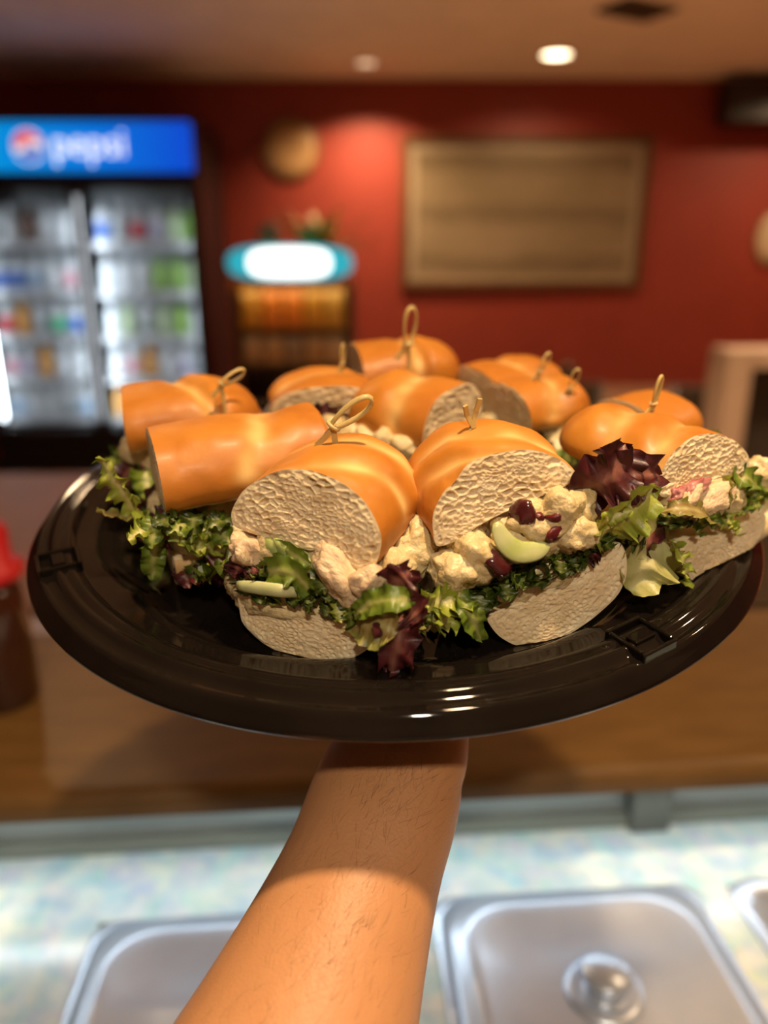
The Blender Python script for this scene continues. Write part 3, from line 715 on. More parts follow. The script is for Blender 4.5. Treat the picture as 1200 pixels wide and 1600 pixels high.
def chunk(name, parent, c, size, m, seed, rough=.28, rot=None, sub=4, freq=1.6):
    bm = bmesh.new(); bmesh.ops.create_icosphere(bm, subdivisions=sub, radius=1)
    R = Matrix.Rotation(seed*1.3, 3, Vector((.3, .7, .6))) if rot is None else rot
    s = Vector(size)
    for v in bm.verts:
        p = v.co.copy(); o = Vector((seed*3.1, seed*1.7, 0))
        k = 1 + rough*1.15*noise.fractal(p*freq*.75+o, 1.1, 2.0, 4) + rough*.34*abs(noise.noise(p*freq*2.6+o)) + rough*.10*noise.noise(p*freq*7+o)
        q = Vector((p.x*s.x, p.y*s.y, p.z*s.z))*k
        v.co = R @ q + Vector(c)
    return bm_obj(name, bm, m, parent, smooth=True)
def slab(name, parent, c, half, m, seed, roll=0., amp=.004, nu=72, nv=40):
    V, F = [], []; Rr = Matrix.Rotation(-roll, 3, 'Y')
    for i in range(nv+1):
        ph = -PI/2 + PI*i/nv
        for j in range(nu):
            th = 2*PI*j/nu; cs = lambda x, e: math.copysign(abs(x)**e, x)
            p = Vector((half[0]*cs(math.cos(th), .55)*cs(math.cos(ph), .5), half[1]*cs(math.sin(th), .55)*cs(math.cos(ph), .5), half[2]*cs(math.sin(ph), .8)))
            nrm = Vector((p.x/half[0]**1.3, p.y/half[1]**1.3, p.z/half[2]**1.3)); nrm = nrm.normalized() if nrm.length > 1e-9 else Vector((0, 0, 1))
            o = Vector((seed*2.3, seed, 0))
            k = amp*(noise.fractal(p*95+o, 1.0, 2.1, 4) + .5*abs(noise.noise(p*260+o)))
            V.append(Rr @ (p + nrm*k) + Vector(c))
    for i in range(nv):
        for j in range(nu): F.append((i*nu+j, i*nu+(j+1) % nu, (i+1)*nu+(j+1) % nu, (i+1)*nu+j))
    return mesh_obj(name, V, F, m, parent)
def resample(poly, N):
    """closed outline -> N points evenly spaced, counter-clockwise, corner-cut; returns centre and offsets"""
    A = Cx = Cz = 0
    for i in range(len(poly)):
        x0, z0 = poly[i]; x1, z1 = poly[(i+1) % len(poly)]; k = x0*z1-x1*z0; A += k; Cx += (x0+x1)*k; Cz += (z0+z1)*k
    c = (Cx/(3*A), Cz/(3*A)); P = list(poly) if A > 0 else list(reversed(poly))
    for _ in range(2):                                   # Chaikin
        Q = []
        for i in range(len(P)):
            a, b = P[i], P[(i+1) % len(P)]
            Q += [(.8*a[0]+.2*b[0], .8*a[1]+.2*b[1]), (.2*a[0]+.8*b[0], .2*a[1]+.8*b[1])]
        P = Q
    d = [math.dist(P[i], P[(i+1) % len(P)]) for i in range(len(P))]; tot = sum(d); out = []; i = 0; acc = 0.
    for k in range(N):
        t = tot*k/N
        while acc + d[i] < t: acc += d[i]; i += 1
        u = (t-acc)/d[i]; a, b = P[i], P[(i+1) % len(P)]
        out.append((a[0]+(b[0]-a[0])*u - c[0], a[1]+(b[1]-a[1])*u - c[1]))
    return c, out
def smooth_loop(O, it):
    n = len(O)
    for _ in range(it): O = [((O[i-1][0]+2*O[i][0]+O[(i+1) % n][0])/4, (O[i-1][1]+2*O[i][1]+O[(i+1) % n][1])/4) for i in range(n)]
    return O
def loop_normals(O):
    n = len(O); out = []
    for i in range(n):
        tx, tz = O[(i+1) % n][0]-O[i-1][0], O[(i+1) % n][1]-O[i-1][1]; l = math.hypot(tx, tz)+1e-12
        out.append((tz/l, -tx/l))
    return out
def bun(name, parent, poly, L, top=True, round_end=True, seed=0, N=128, K=36, res=26, creases=(), drift=(0, 0), crust=None, t0=.60, slant=0., pore=1.):
    (cx_, cz_), O = resample(poly, N)
    OS = smooth_loop(O, int(N*N/700)); NS = loop_normals(OS)
    zs_ = [cz_+o[1] for o in O]; zmin, zmax = min(zs_), max(zs_)
    cref = (zmin*.6 + cz_*.4) if top else zmax
    V, F, pale, mi = [], [], [], []
    so = Vector((seed*7.7, seed*3.3, seed))
    for i in range(K+1):
        t = i/K; s = 1 + .045*math.sin(PI*min(t*1.5, 1)); bl = min(1, t/.16); bl = bl*bl*(3-2*bl)
        if round_end and t > t0:
            q = (t-t0)/(1-t0); s *= max(.04, (1-q**2.3)**.55)
        if i == 0: s = 1.0
        lipf = min(1, t*K/4)
        for k in range(N):
            x = O[k][0]*(1-bl) + OS[k][0]*bl; z = O[k][1]*(1-bl) + OS[k][1]*bl
            px_, pz_ = cx_ + x*s + drift[0]*t, cref + (cz_+z-cref)*s + drift[1]*t
            y = t*L + slant*pz_*(1-t); P = Vector((px_, y, pz_)); n_ = Vector((NS[k][0], 0, NS[k][1]))
            dsp = .0016*noise.noise(P*34+so) + .0005*noise.noise(P*110+so)
            pl = 0; upf = max(0, min(1, (n_.z+.35)/.6)) if top else 0
            for (y0, sl, dep, wd) in creases:
                dd = (y - y0 - sl*(px_-cx_) - .004*noise.noise(P*45+so))/wd
                dsp -= (dep*math.exp(-dd*dd) - dep*.6*math.exp(-((dd-2.1)/1.2)**2))*upf
                pl = max(pl, .8*math.exp(-((dd+.4)/.9)**2)*upf)
            P += n_*dsp*lipf
            if not top: P = rest_on_tray(parent, P)
            V.append(P); hz_ = (P.z-zmin)/(zmax-zmin+1e-9)
            pale.append(min(1, max(pl*(.7+.7*noise.noise(P*90)), (.28-hz_)*1.2 if top else 0, 0)))
    for i in range(K):
        for k in range(N):
            k2 = (k+1) % N; F.append((i*N+k, (i+1)*N+k, (i+1)*N+k2, i*N+k2))
            inner = (NS[k][1] < -.72) if top else (NS[k][1] > .55)
            mi.append(1 if inner else 0)
    V.append(Vector((cx_+drift[0], L*(1.004 if round_end else 1), cref*.5+cz_*.5+drift[1]))); pale.append(0); c = len(V)-1
    for k in range(N): F.append((K*N+k, c, K*N+(k+1) % N)); mi.append(0 if round_end else 1)
    o = mesh_obj(name, V, F, [crust or (m_crust if top else m_base), m_crumb], parent, attr={'pale': pale}, midx=mi)
    # porous cut face: open cells between thin walls
    V, F = [], []
    for r in range(res+1):
        q = (r/res)**.8
        for k in range(N):
            x = cx_ + O[k][0]*q; z = cz_ + O[k][1]*q
            wx = .0014*noise.noise(Vector((x*120, z*120, seed+4))); wz = .0012*noise.noise(Vector((x*120, z*120, seed+9)))
            v1 = noise.voronoi(Vector(((x+wx)*205, (z+wz)*330, seed*1.1)))[0]; v2 = noise.voronoi(Vector(((x+wz)*430, (z+wx)*600, seed*2.3)))[0]
            d1 = min(1, (v1[1]-v1[0])*1.7)*(1.15-.6*v1[0]); d2 = min(1, (v2[1]-v2[0])*1.7)*(1.15-.6*v2[0])
            g = max(0, min(1, .5 + 1.4*noise.noise(Vector((x*85, z*85, seed+2)))))
            dep = pore*((.0026 if top else .0009)*(d1**1.2)*g + .0011*(d2**1.2)*(1-.7*g)) + .0007*noise.noise(Vector((x*60, z*60, seed+20)))
            e = min(1, (1-q)*12)
            V.append((x, slant*z + dep*e - .0006*e, z) if top else rest_on_tray(parent, (x, slant*z + dep*e - .0006*e, z)))
    for r in range(res):
        for k in range(N):
            k2 = (k+1) % N
            if r == 0: F.append((k, (r+1)*N+k, (r+1)*N+k2))
            else: F.append((r*N+k, (r+1)*N+k, (r+1)*N+k2, r*N+k2))
    mesh_obj('crumb', V, F, m_crumb, o)
    return o
def top_profile(hw_, hu, hl, cz_, seed=0, skew=0.):
    out = []
    for k in range(48):
        a = 2*PI*k/48; ca, sa = math.cos(a), math.sin(a)
        x = hw_*math.copysign(abs(ca)**.85, ca); z = (hu*abs(sa)**.9 if sa > 0 else -hl*abs(sa)**.7*(1-.45*(1-abs(ca))))
        k_ = 1+.04*noise.noise(Vector((ca*1.5, sa*1.5, seed*2.1)))
        out.append((x*k_, cz_ + z*k_ + skew*x))
    return out
def bottom_profile(hw_, th, seed=0):
    out = []
    for k in range(48):
        a = 2*PI*k/48; ca, sa = math.cos(a), math.sin(a)
        x = hw_*math.copysign(abs(ca)**.8, ca); z = (th*.25*abs(sa)**.8 if sa > 0 else -th*.75*abs(sa)**.85)
        k_ = 1+.03*noise.noise(Vector((ca*1.5, sa*1.5, seed*3.1)))
        out.append((x*k_, th*.75 + z*k_))
    return out
def sandwich_frame(x, y, head, z=0., roll=0., pitch=0.):
    return MT @ T((x, y, FLOOR+z)) @ Rz(head) @ Ry(roll) @ Rx(pitch)
def head_from(hx_, hy_): return math.atan2(-hx_, hy_)      # rotates +Y onto (hx, hy)
SUB = 'sub sandwiches on the tray'
class Trace:
    """pixel -> sandwich-local point on the (slanted) cut plane, off in front of (-) or behind (+) it"""
    def __init__(s, M, ox, oy, k, slant=0.): s.M, s.ox, s.oy, s.k, s.sl = M, ox, oy, k, slant; s.Mi = M.inverted()
    def p(s, zx, zy, off=0.):
        n = (s.M.to_3x3() @ Vector((0, 1, -s.sl))).normalized(); P = s.M @ Vector((0, off, 0))
        return s.Mi @ at_plane(s.ox + zx/s.k, s.oy + zy/s.k, P, n)
    def poly(s, pts):
        return [(q.x, q.z) for q in (s.p(a, b) for a, b in pts)]
SL1, SL2, SL3 = .20, .22, .20

# ---- S1: front sandwich, cut face towards the viewer
M1 = sandwich_frame(-.039, -.152, head_from(.36, .93))
s1 = tag(empty('sub_sandwich', M1), 'sub sandwich showing its porous cut end, with a maroon leaf hanging to the tray', 'sandwich', SUB)
FRAME[s1.name] = MTi @ M1
z1_ = Trace(M1, 320, 620, 3.0, SL1)
bun('top_bun', s1, z1_.poly([(120, 540), (180, 430), (330, 345), (480, 335), (640, 395), (760, 495), (835, 650), (815, 770), (750, 835), (690, 795), (640, 745), (560, 700), (500, 725), (400, 695), (300, 665), (200, 635), (130, 605)]),
    .074, True, True, 1, N=280, K=56, res=84, slant=SL1, creases=[(.022, .45, .0009, .0045), (.050, .30, .0006, .006)], drift=(.004, .002), t0=.62)
bun('bottom_bun', s1, z1_.poly([(145, 905), (250, 925), (350, 950), (450, 1000), (560, 1045), (680, 1065), (760, 1080), (805, 1140), (745, 1200), (640, 1250), (560, 1262), (440, 1228), (330, 1190), (250, 1140), (172, 1060), (160, 980)]), .070, False, True, 2, N=240, K=30, res=64, slant=SL1)
c = z1_.p(470, 800, .034); slab('chicken_salad', s1, c, (.029, .036, .0095), m_salad, 1, roll=-.14)
for i, (zx, zy, off, sz_) in enumerate([(210, 720, .003, (.010, .008, .0075)), (560, 740, .006, (.010, .008, .006)), (640, 850, .000, (.014, .008, .0075)), (760, 870, .000, (.010, .008, .006)), (880, 800, .012, (.009, .009, .008)), (960, 740, .030, (.009, .010, .009)), (1000, 680, .045, (.008, .010, .009)), (330, 730, .006, (.010, .008, .006))]):
    chunk('chicken_chunk', s1, z1_.p(zx, zy, off), sz_, m_chick if i in (0, 1, 2, 3) else m_salad, i+1)
for i, (zx, zy, off, sz_) in enumerate([(430, 745, .002, (.012, .004, .005)), (330, 700, .003, (.007, .004, .005))]):
    chunk('celery', s1, z1_.p(zx, zy, off), sz_, m_celery, i+20, rough=.15, rot=Matrix.Rotation(.5, 3, 'Y'), sub=3)
Z = z1_.p
leaf(s1, [Z(940, 900, .012), Z(925, 1020, -.004), Z(905, 1150, -.010), Z(870, 1310, -.006)], .0105, 'red', 3, up=(.2, -1, .2), ruffle=.42, jag=.3, njag=5)
leaf(s1, [Z(690, 1060, -.001), Z(760, 1065, -.008), Z(840, 1075, -.012), Z(905, 1100, -.012)], .0100, 'olive', 4, up=(.1, -.8, .6), **STYLE['olive'])
leaf(s1, [Z(700, 1030, -.007), Z(770, 975, -.010), Z(880, 950, -.012), Z(990, 955, -.006)], .0058, 'green', 5, up=(0, -.7, .7), ruffle=.2, jag=.1)
leaf(s1, [Z(830, 930, .004), Z(880, 880, -.002), Z(930, 850, -.004), Z(960, 815, .0)], .0085, 'red', 6, up=(.2, -1, .2), **STYLE['red'])
leaf(s1, [Z(900, 960, .004), Z(960, 1000, -.006), Z(1010, 1060, -.008)], .0095, 'red', 7, up=(.2, -1, .3), **STYLE['red'])
leaf(s1, [Z(280, 830, .004), Z(300, 815, -.006), Z(420, 830, -.008), Z(500, 920, -.002)], .0065, 'green', 8, up=(0, -.9, .4), ruffle=.25, jag=.1)
leaf(s1, [Z(300, 680, .004), Z(400, 730, -.003), Z(500, 790, -.002)], .0050, 'green', 9, up=(0, -1, .3), ruffle=.2, jag=.1)
V, F = sweep(catmull([Z(158, 885, -.007), Z(260, 897, -.009), Z(380, 912, -.008), Z(500, 930, .004)], 12), [.0022, .0026, .0028, .0029, .0030, .0030, .0030, .0030, .0028, .0026, .0024, .002], .0016, n=10, up=Vector((0, -1, .2)))
mesh_obj('lettuce_stem', V, F, mat('pale_stem', (.60, .62, .34), (.50, .55, .25), rough=.3, scale=80), s1)
frills(s1, Z(170, 860, .0), Z(720, 1010, .0), (0, -1, 0), 11, ['dark', 'dark', 'green', 'dark', 'frisee'], .007, .0058, .004, 11)
frills(s1, Z(150, 800, .0), Z(640, 920, .0), (0, -1, 0), 8, ['dark', 'red', 'dark'], .006, .006, .002, 12)
frills(s1, Z(130, 830, .004), Z(130, 800, .050), (-1, -.2, 0), 7, ['red', 'frisee', 'dark', 'red'], .016, .008, .008, 13)
frills(s1, Z(880, 960, .006), Z(900, 940, .060), (1, -.3, 0), 8, ['green', 'frisee', 'red', 'dark'], .018, .009, .008, 14)

# ---- S2: leaning sandwich with grapes
M2 = sandwich_frame(.059, -.146, head_from(-.20, .98))
s2 = tag(empty('sub_sandwich', M2), 'leaning sub sandwich with dark grapes in the chicken salad and a tall maroon leaf', 'sandwich', SUB)
FRAME[s2.name] = MTi @ M2
z2_ = Trace(M2, 640, 620, 2.857, SL2); Z = z2_.p
bun('top_bun', s2, z2_.poly([(112, 672), (98, 530), (150, 420), (200, 385), (260, 290), (400, 245), (560, 232), (680, 282), (755, 345), (700, 400), (600, 438), (500, 485), (400, 525), (300, 580), (230, 635), (170, 660)]),
    .072, True, True, 3, N=280, K=56, res=84, slant=SL2, creases=[(.016, -.55, .0022, .0045), (.040, -.4, .0015, .006)], drift=(-.004, .002), t0=.6)
bun('bottom_bun', s2, z2_.poly([(330, 975), (480, 925), (600, 865), (750, 785), (870, 695), (940, 640), (968, 700), (972, 800), (930, 890), (820, 990), (700, 1070), (560, 1118), (470, 1112), (390, 1065)]), .066, False, True, 4, N=240, K=30, res=64, slant=SL2)
c = Z(450, 660, .034); slab('chicken_salad', s2, c, (.031, .035, .012), m_salad, 2, roll=.42)
for i, (zx, zy, off, sz_) in enumerate([(200, 770, .002, (.011, .009, .010)), (300, 720, .000, (.011, .009, .010)), (450, 640, .004, (.012, .008, .010)), (560, 560, .001, (.012, .009, .011)), (660, 520, .000, (.012, .009, .012)), (720, 600, .000, (.011, .008, .010)), (640, 640, .001, (.010, .007, .007)), (750, 480, .006, (.008, .008, .009)), (30, 700, .012, (.010, .009, .010)), (60, 640, .02, (.009, .010, .010)), (250, 640, .006, (.008, .008, .007))]):
    chunk('chicken_chunk', s2, Z(zx, zy, off), sz_, m_salad, i+31, rough=.34)
for i, (zx, zy, off, sz_, mm, nm) in enumerate([(370, 735, -.0065, (.0095, .0055, .0085), m_grape, 'grape'), (505, 525, -.0055, (.0062, .0045, .0058), m_grape, 'grape'), (520, 590, -.005, (.0035, .003, .0055), m_grape, 'grape'), (645, 605, -.0085, (.0050, .003, .0048), m_cran, 'cranberry'), (640, 530, -.009, (.0042, .0025, .0034), m_cran, 'cranberry'), (575, 535, -.008, (.0025, .002, .0025), m_cran, 'cranberry'), (745, 490, -.003, (.0030, .0025, .0028), m_cran, 'cranberry')]):
    chunk(nm, s2, Z(zx, zy, off+.0022), sz_, mm, i+51, rough=.22, sub=3, freq=1.3)
# celery crescent: a bowed slab
V, F = sweep(catmull([Z(385, 560, -.0075), Z(420, 640, -.009), Z(480, 690, -.0095), Z(560, 690, -.0095), Z(620, 665, -.008)], 16), [.0012+.0034*math.sin(PI*i/15)**.5 for i in range(16)], [.0010]*16, n=10, up=Vector((0, -.9, .45)))
mesh_obj('celery', V, F, m_celery, s2)
leaf(s2, [Z(740, 470, .010), Z(820, 400, .000), Z(920, 330, -.002), Z(960, 210, .004)], .0150, 'red', 31, up=(.1, -1, .3), ruffle=.30, jag=.12, njag=3.4, nv=44)
leaf(s2, [Z(800, 440, .012), Z(900, 380, .002), Z(1010, 350, -.002), Z(1120, 350, .002)], .0120, 'red', 32, up=(.1, -1, .6), ruffle=.30, jag=.12, njag=4.3, nv=40)
leaf(s2, [Z(830, 420, .016), Z(920, 330, .010), Z(1010, 260, .010)], .0130, 'red', 33, up=(.2, -1, .3), ruffle=.24, jag=.02, njag=3, cup=.4)
leaf(s2, [Z(850, 640, .002), Z(900, 580, -.007), Z(990, 500, -.009), Z(1090, 400, -.004)], .0115, 'frisee', 34, up=(.3, -1, .1), ruffle=.20, jag=.06, njag=4, cup=.45)
leaf(s2, [Z(820, 600, -.004), Z(900, 540, -.010), Z(1000, 505, -.011)], .004, 'frisee', 35, up=(0, -.8, .6), ruffle=.3, jag=.4)
leaf(s2, [Z(760, 760, .002), Z(800, 700, -.005), Z(850, 660, -.006)], .0060, 'red', 36, up=(0, -.8, .6), **STYLE['red'])
frills(s2, Z(290, 900, .0), Z(860, 650, .0), (0, -1, 0), 12, ['dark', 'dark', 'green', 'dark'], .007, .0066, .003, 21)
frills(s2, Z(300, 860, .002), Z(800, 640, .002), (0, -1, 0), 7, ['dark', 'green', 'dark'], .006, .006, .002, 22)
# frilly leaves spilling between the two front sandwiches
leaf(s2, [Z(290, 880, .006), Z(230, 890, -.006), Z(150, 910, -.008), Z(60, 920, -.002)], .0085, 'frisee', 41, up=(0, -.8, .6), **STYLE['frisee'])
leaf(s2, [Z(220, 870, -.004), Z(250, 940, -.010), Z(290, 1010, -.010), Z(315, 1085, -.006)], .0058, 'green', 42, up=(.2, -1, .2), ruffle=.25, jag=.2)
leaf(s2, [Z(180, 880, .004), Z(170, 960, -.008), Z(140, 1040, -.006)], .0085, 'frisee', 43, up=(.2, -1, .2), **STYLE['frisee'])
leaf(s2, [Z(120, 900, .004), Z(100, 980, -.006), Z(80, 1050, -.002)], .0085, 'olive', 44, up=(.2, -1, .2), **STYLE['frisee'])
frills(s2, Z(330, 900, .004), Z(240, 850, .045), (-1, -.3, 0), 6, ['frisee', 'green', 'dark', 'frisee'], .020, .009, .010, 23)
frills(s2, Z(900, 650, .004), Z(920, 620, .050), (1, -.2, 0), 6, ['green', 'red', 'dark'], .018, .009, .006, 24)

# ---- S3: right-hand sandwich at the tray edge
M3 = sandwich_frame(.150, -.104, head_from(-.52, .85), z=.0114)
s3 = tag(empty('sub_sandwich', M3), 'sub sandwich overhanging the tray rim, pale cut end with pink onion and light green lettuce', 'sandwich', SUB)
FRAME[s3.name] = MTi @ M3
z3_ = Trace(M3, 840, 560, 3.333, SL3); Z = z3_.p
bun('top_bun', s3, z3_.poly([(622, 690), (640, 600), (690, 500), (800, 405), (920, 385), (1030, 425), (1100, 500), (1105, 575), (1050, 610), (950, 625), (850, 645), (780, 670), (720, 712), (650, 728)]),
    .085, True, True, 5, N=240, K=52, res=64, slant=SL3, creases=[(.028, .5, .0020, .0050), (.055, .35, .0022, .0055)], drift=(-.003, .001), t0=.62)
bun('bottom_bun', s3, z3_.poly([(735, 1000), (770, 925), (900, 925), (1020, 895), (1100, 845), (1172, 775), (1195, 850), (1150, 950), (1050, 1060), (950, 1130), (870, 1172), (800, 1162), (775, 1100)]), .078, False, True, 6, N=200, K=28, res=48, slant=SL3)
c = Z(880, 745, .036); slab('chicken_salad', s3, c, (.026, .036, .009), m_salad, 3, roll=.25)
for i, (zx, zy, off, sz_) in enumerate([(780, 760, .000, (.010, .008, .006)), (880, 750, .000, (.012, .008, .007)), (1140, 600, .003, (.007, .008, .008)), (980, 730, .003, (.009, .008, .008)), (700, 740, .003, (.007, .007, .006))]):
    chunk('chicken_chunk', s3, Z(zx, zy, off), sz_, [m_chick, m_chick, m_salad, m_salad, m_salad][i], i+71)
chunk('red_onion', s3, Z(800, 690, -.002), (.009, .003, .0036), m_onion, 81, rough=.45, rot=Matrix.Rotation(-.3, 3, 'Y'), sub=4)
chunk('red_onion', s3, Z(730, 715, -.001), (.005, .003, .004), m_onion, 82, rough=.45, sub=4)
leaf(s3, [Z(960, 820, .004), Z(990, 740, -.006), Z(1010, 680, -.006), Z(960, 620, .0)], .0060, 'frisee', 61, up=(.5, -1, 0), ruffle=.2, jag=.1)
leaf(s3, [Z(1000, 640, .004), Z(1080, 620, -.005), Z(1160, 670, -.004)], .0065, 'green', 62, up=(0, -.8, .6), ruffle=.3, jag=.2)
leaf(s3, [Z(640, 800, -.002), Z(740, 780, -.008), Z(850, 800, -.008), Z(960, 880, -.003)], .0050, 'olive', 63, up=(0, -.6, .8), ruffle=.25, jag=.2)
leaf(s3, [Z(700, 960, .004), Z(740, 1020, -.006), Z(770, 1100, -.007), Z(765, 1180, -.005)], .0055, 'frisee', 64, up=(.2, -1, .2), **STYLE['frisee'])
leaf(s3, [Z(700, 900, .012), Z(640, 980, .004), Z(570, 1060, -.002), Z(480, 1210, .002)], .0150, 'butter', 65, up=(-.3, -1, .5), **STYLE['butter'])
frills(s3, Z(650, 850, .0), Z(1000, 850, .0), (0, -1, 0), 9, ['dark', 'green', 'frisee', 'red'], .007, .006, .003, 31)
frills(s3, Z(1000, 780, .0), Z(1170, 680, .0), (.2, -1, 0), 6, ['frisee', 'green', 'frisee'], .008, .0066, .002, 32)
frills(s3, Z(640, 830, .004), Z(560, 840, .055), (-1, -.4, 0), 7, ['green', 'red', 'dark', 'frisee'], .022, .010, .012, 33)
frills(s3, Z(1150, 760, .004), Z(1180, 740, .04), (1, 0, 0), 5, ['frisee', 'green'], .014, .008, .006, 34)

# ---- generic sandwiches further back
def generic(name_label, x, y, hx_, hy_, L, seed, hw_=.032, hu=.022, hl=.011, roll=0., z=0., creases=(), kinds=('green', 'dark', 'frisee', 'red'), tz=.040, round_end=True, res=28, faces=True, chunks=3, pitch=0., top_roll=0.):
    M = sandwich_frame(x, y, head_from(hx_, hy_), z, roll, pitch)
    t = tag(empty('sub_sandwich', M), name_label, 'sandwich', SUB)
    FRAME[t.name] = MTi @ M
    bun('bottom_bun', t, bottom_profile(hw_*.92, .026, seed), L*.97, False, round_end, seed+50, N=96, K=20, res=res)
    tp = top_profile(hw_, hu, hl, tz+hl, seed)
    if top_roll:
        cr, sr = math.cos(top_roll), math.sin(top_roll); tp = [(px_*cr-(pz_-tz-hl)*sr, tz+hl+px_*sr+(pz_-tz-hl)*cr) for px_, pz_ in tp]
    bun('top_bun', t, tp, L, True, round_end, seed+80, N=112, K=40, res=res, creases=creases)
    slab('chicken_salad', t, (0, L*.48, tz-.006), (hw_*.95, L*.47, .010), m_salad, seed, nu=56, nv=28)
    rnd = random.Random(seed)
    for i in range(chunks): chunk('chicken_chunk', t, (rnd.uniform(-.7, .7)*hw_, .002, tz-.004+rnd.uniform(-.004, .004)), (.009, .007, .008), m_salad, seed*5+i, sub=3)
    for i in range(chunks):
        s = 1 if i % 2 else -1
        chunk('chicken_chunk', t, (s*hw_*.95, L*(.15+.7*i/max(1, chunks)), tz-.005), (.007, .011, .008), m_salad, seed*7+i, sub=3)
    zl = .030
    frills(t, (-hw_*.9, .002, zl), (hw_*.9, .002, zl), (0, -1, 0), 7, kinds, .015, .008, .010, seed+200)
    frills(t, (-hw_*.85, .004, zl), (-hw_*.85, L*.9, zl), (-1, 0, 0), 7, kinds, .017, .009, .010, seed+300)
    frills(t, (hw_*.85, .004, zl), (hw_*.85, L*.9, zl), (1, 0, 0), 7, kinds, .012 if seed == 4 else .017, .007 if seed == 4 else .009, .003 if seed == 4 else .010, seed+400)
    return t, M
s4, M4 = generic('sub sandwich seen side-on, smooth golden top, yellow frisee poking out of its end', -.113, -.078, .93, .36, .080, 4, hw_=.034, hu=.024, hl=.018, tz=.034, creases=[(.055, -.4, .0012, .007)], round_end=False, top_roll=.24, kinds=('frisee', 'green', 'dark', 'red'))
z4_ = Trace(M4, 130, 580, 3.243); M4i = M4.inverted()
def w4(px_, py_, yl):                     # point on the side plane x_local = const of s4, via pixels
    n = (M4.to_3x3() @ Vector((1, 0, 0))).normalized(); P = M4 @ Vector((yl, 0, 0)); return M4i @ at_plane(px_, py_, P, n)
leaf(s4, [w4(232, 815, .0), w4(205, 790, .004), w4(182, 755, .004), w4(155, 712, .0)], .0085, 'frisee', 91, up=(.5, -.6, .6), **STYLE['frisee'])
leaf(s4, [w4(235, 800, .0), w4(200, 808, .004), w4(150, 800, .004)], .0050, 'olive', 92, up=(0, 0, 1), **STYLE['olive'])
leaf(s4, [w4(360, 858, .030), w4(330, 855, .036), w4(300, 845, .038), w4(282, 838, .036)], .0065, 'frisee', 93, up=(1, 0, .3), **STYLE['frisee'])
leaf(s4, [w4(245, 840, .030), w4(240, 870, .034), w4(238, 905, .032)], .0060, 'green', 94, up=(1, 0, .2), ruffle=.2, jag=.1)
for i in range(9):
    q = w4(240+i*15, 828-(i % 3)*8, .030)
    leaf(s4, [q - Vector((.006, 0, 0)), q + Vector((.004, -.004, .003)), q + Vector((.010, -.012+(i % 4)*.005, .002-(i % 2)*.008))], .0062, ['frisee', 'green', 'dark'][i % 3], 95+i, up=(.6, -.2, .8), **STYLE[['frisee', 'green', 'dark'][i % 3]])
for i in range(6):
    q = w4(300+i*14, 880-(i % 2)*10, .026)
    leaf(s4, [q - Vector((.006, 0, 0)), q + Vector((.006, -.004, 0)), q + Vector((.014, .004*(i % 3-1), -.005))], .0060, ['red', 'dark', 'red'][i % 3], 120+i, up=(.6, -.2, .8), **STYLE['red'])
s5, M5 = generic('sub sandwich tucked behind the smooth golden one, pick lying over its crust', -.150, .000, .96, .28, .076, 5, creases=[(.035, .4, .003, .006)], tz=.040)
s6, M6 = generic('sub sandwich with a wide dark maroon leaf filling its cut end', -.038, .022, -.12, .99, .058, 6, creases=[(.03, .4, .002, .006)], kinds=('red', 'green', 'red'), tz=.040, hu=.014)
leaf(s6, [(.012, .004, .036), (.004, -.008, .040), (-.006, -.010, .042), (-.014, -.006, .040)], .016, 'red', 141, up=(0, -1, .3), **STYLE['red'])
leaf(s6, [(-.005, .004, .034), (.004, -.009, .036), (.012, -.010, .034)], .014, 'red', 142, up=(0, -1, .3), **STYLE['red'])
s7, M7 = generic('tall golden sub sandwich at the back with a knotted pick standing in it', -.022, .102, .97, .22, .074, 7, z=.0, creases=[(.034, .2, .0030, .005)], tz=.036, hu=.023, hl=.009)
s8, M8 = generic('sub sandwich lying crosswise in the middle, oval cut end beside its creamy filling', .036, -.008, -.78, .62, .068, 8, creases=[(.03, .3, .002, .006)], tz=.038, hu=.022, hl=.012, hw_=.030, kinds=('dark', 'green', 'red'))
for i in range(5): chunk('chicken_chunk', s8, (-.030, .012+.013*i, .043), (.008, .009, .008), m_salad, 160+i, sub=3)
s9, M9 = generic('sub sandwich with a round greyish cut end facing the middle of the tray', .070, .026, .90, .44, .056, 9, creases=[(.03, -.4, .0026, .006)], tz=.034, hu=.017, hl=.010, hw_=.027)
s10, M10 = generic('sub sandwich half hidden behind the one with the round cut end', .058, .084, .86, .50, .070, 10, creases=[(.03, .2, .002, .006)], tz=.031, hu=.015, hl=.009, hw_=.027)
s11, M11 = generic('plain golden sub sandwich behind the one overhanging the tray rim', .136, .004, .90, .44, .046, 11, creases=[(.045, .3, .0015, .006)], tz=.032, hu=.015, hl=.009, hw_=.027)

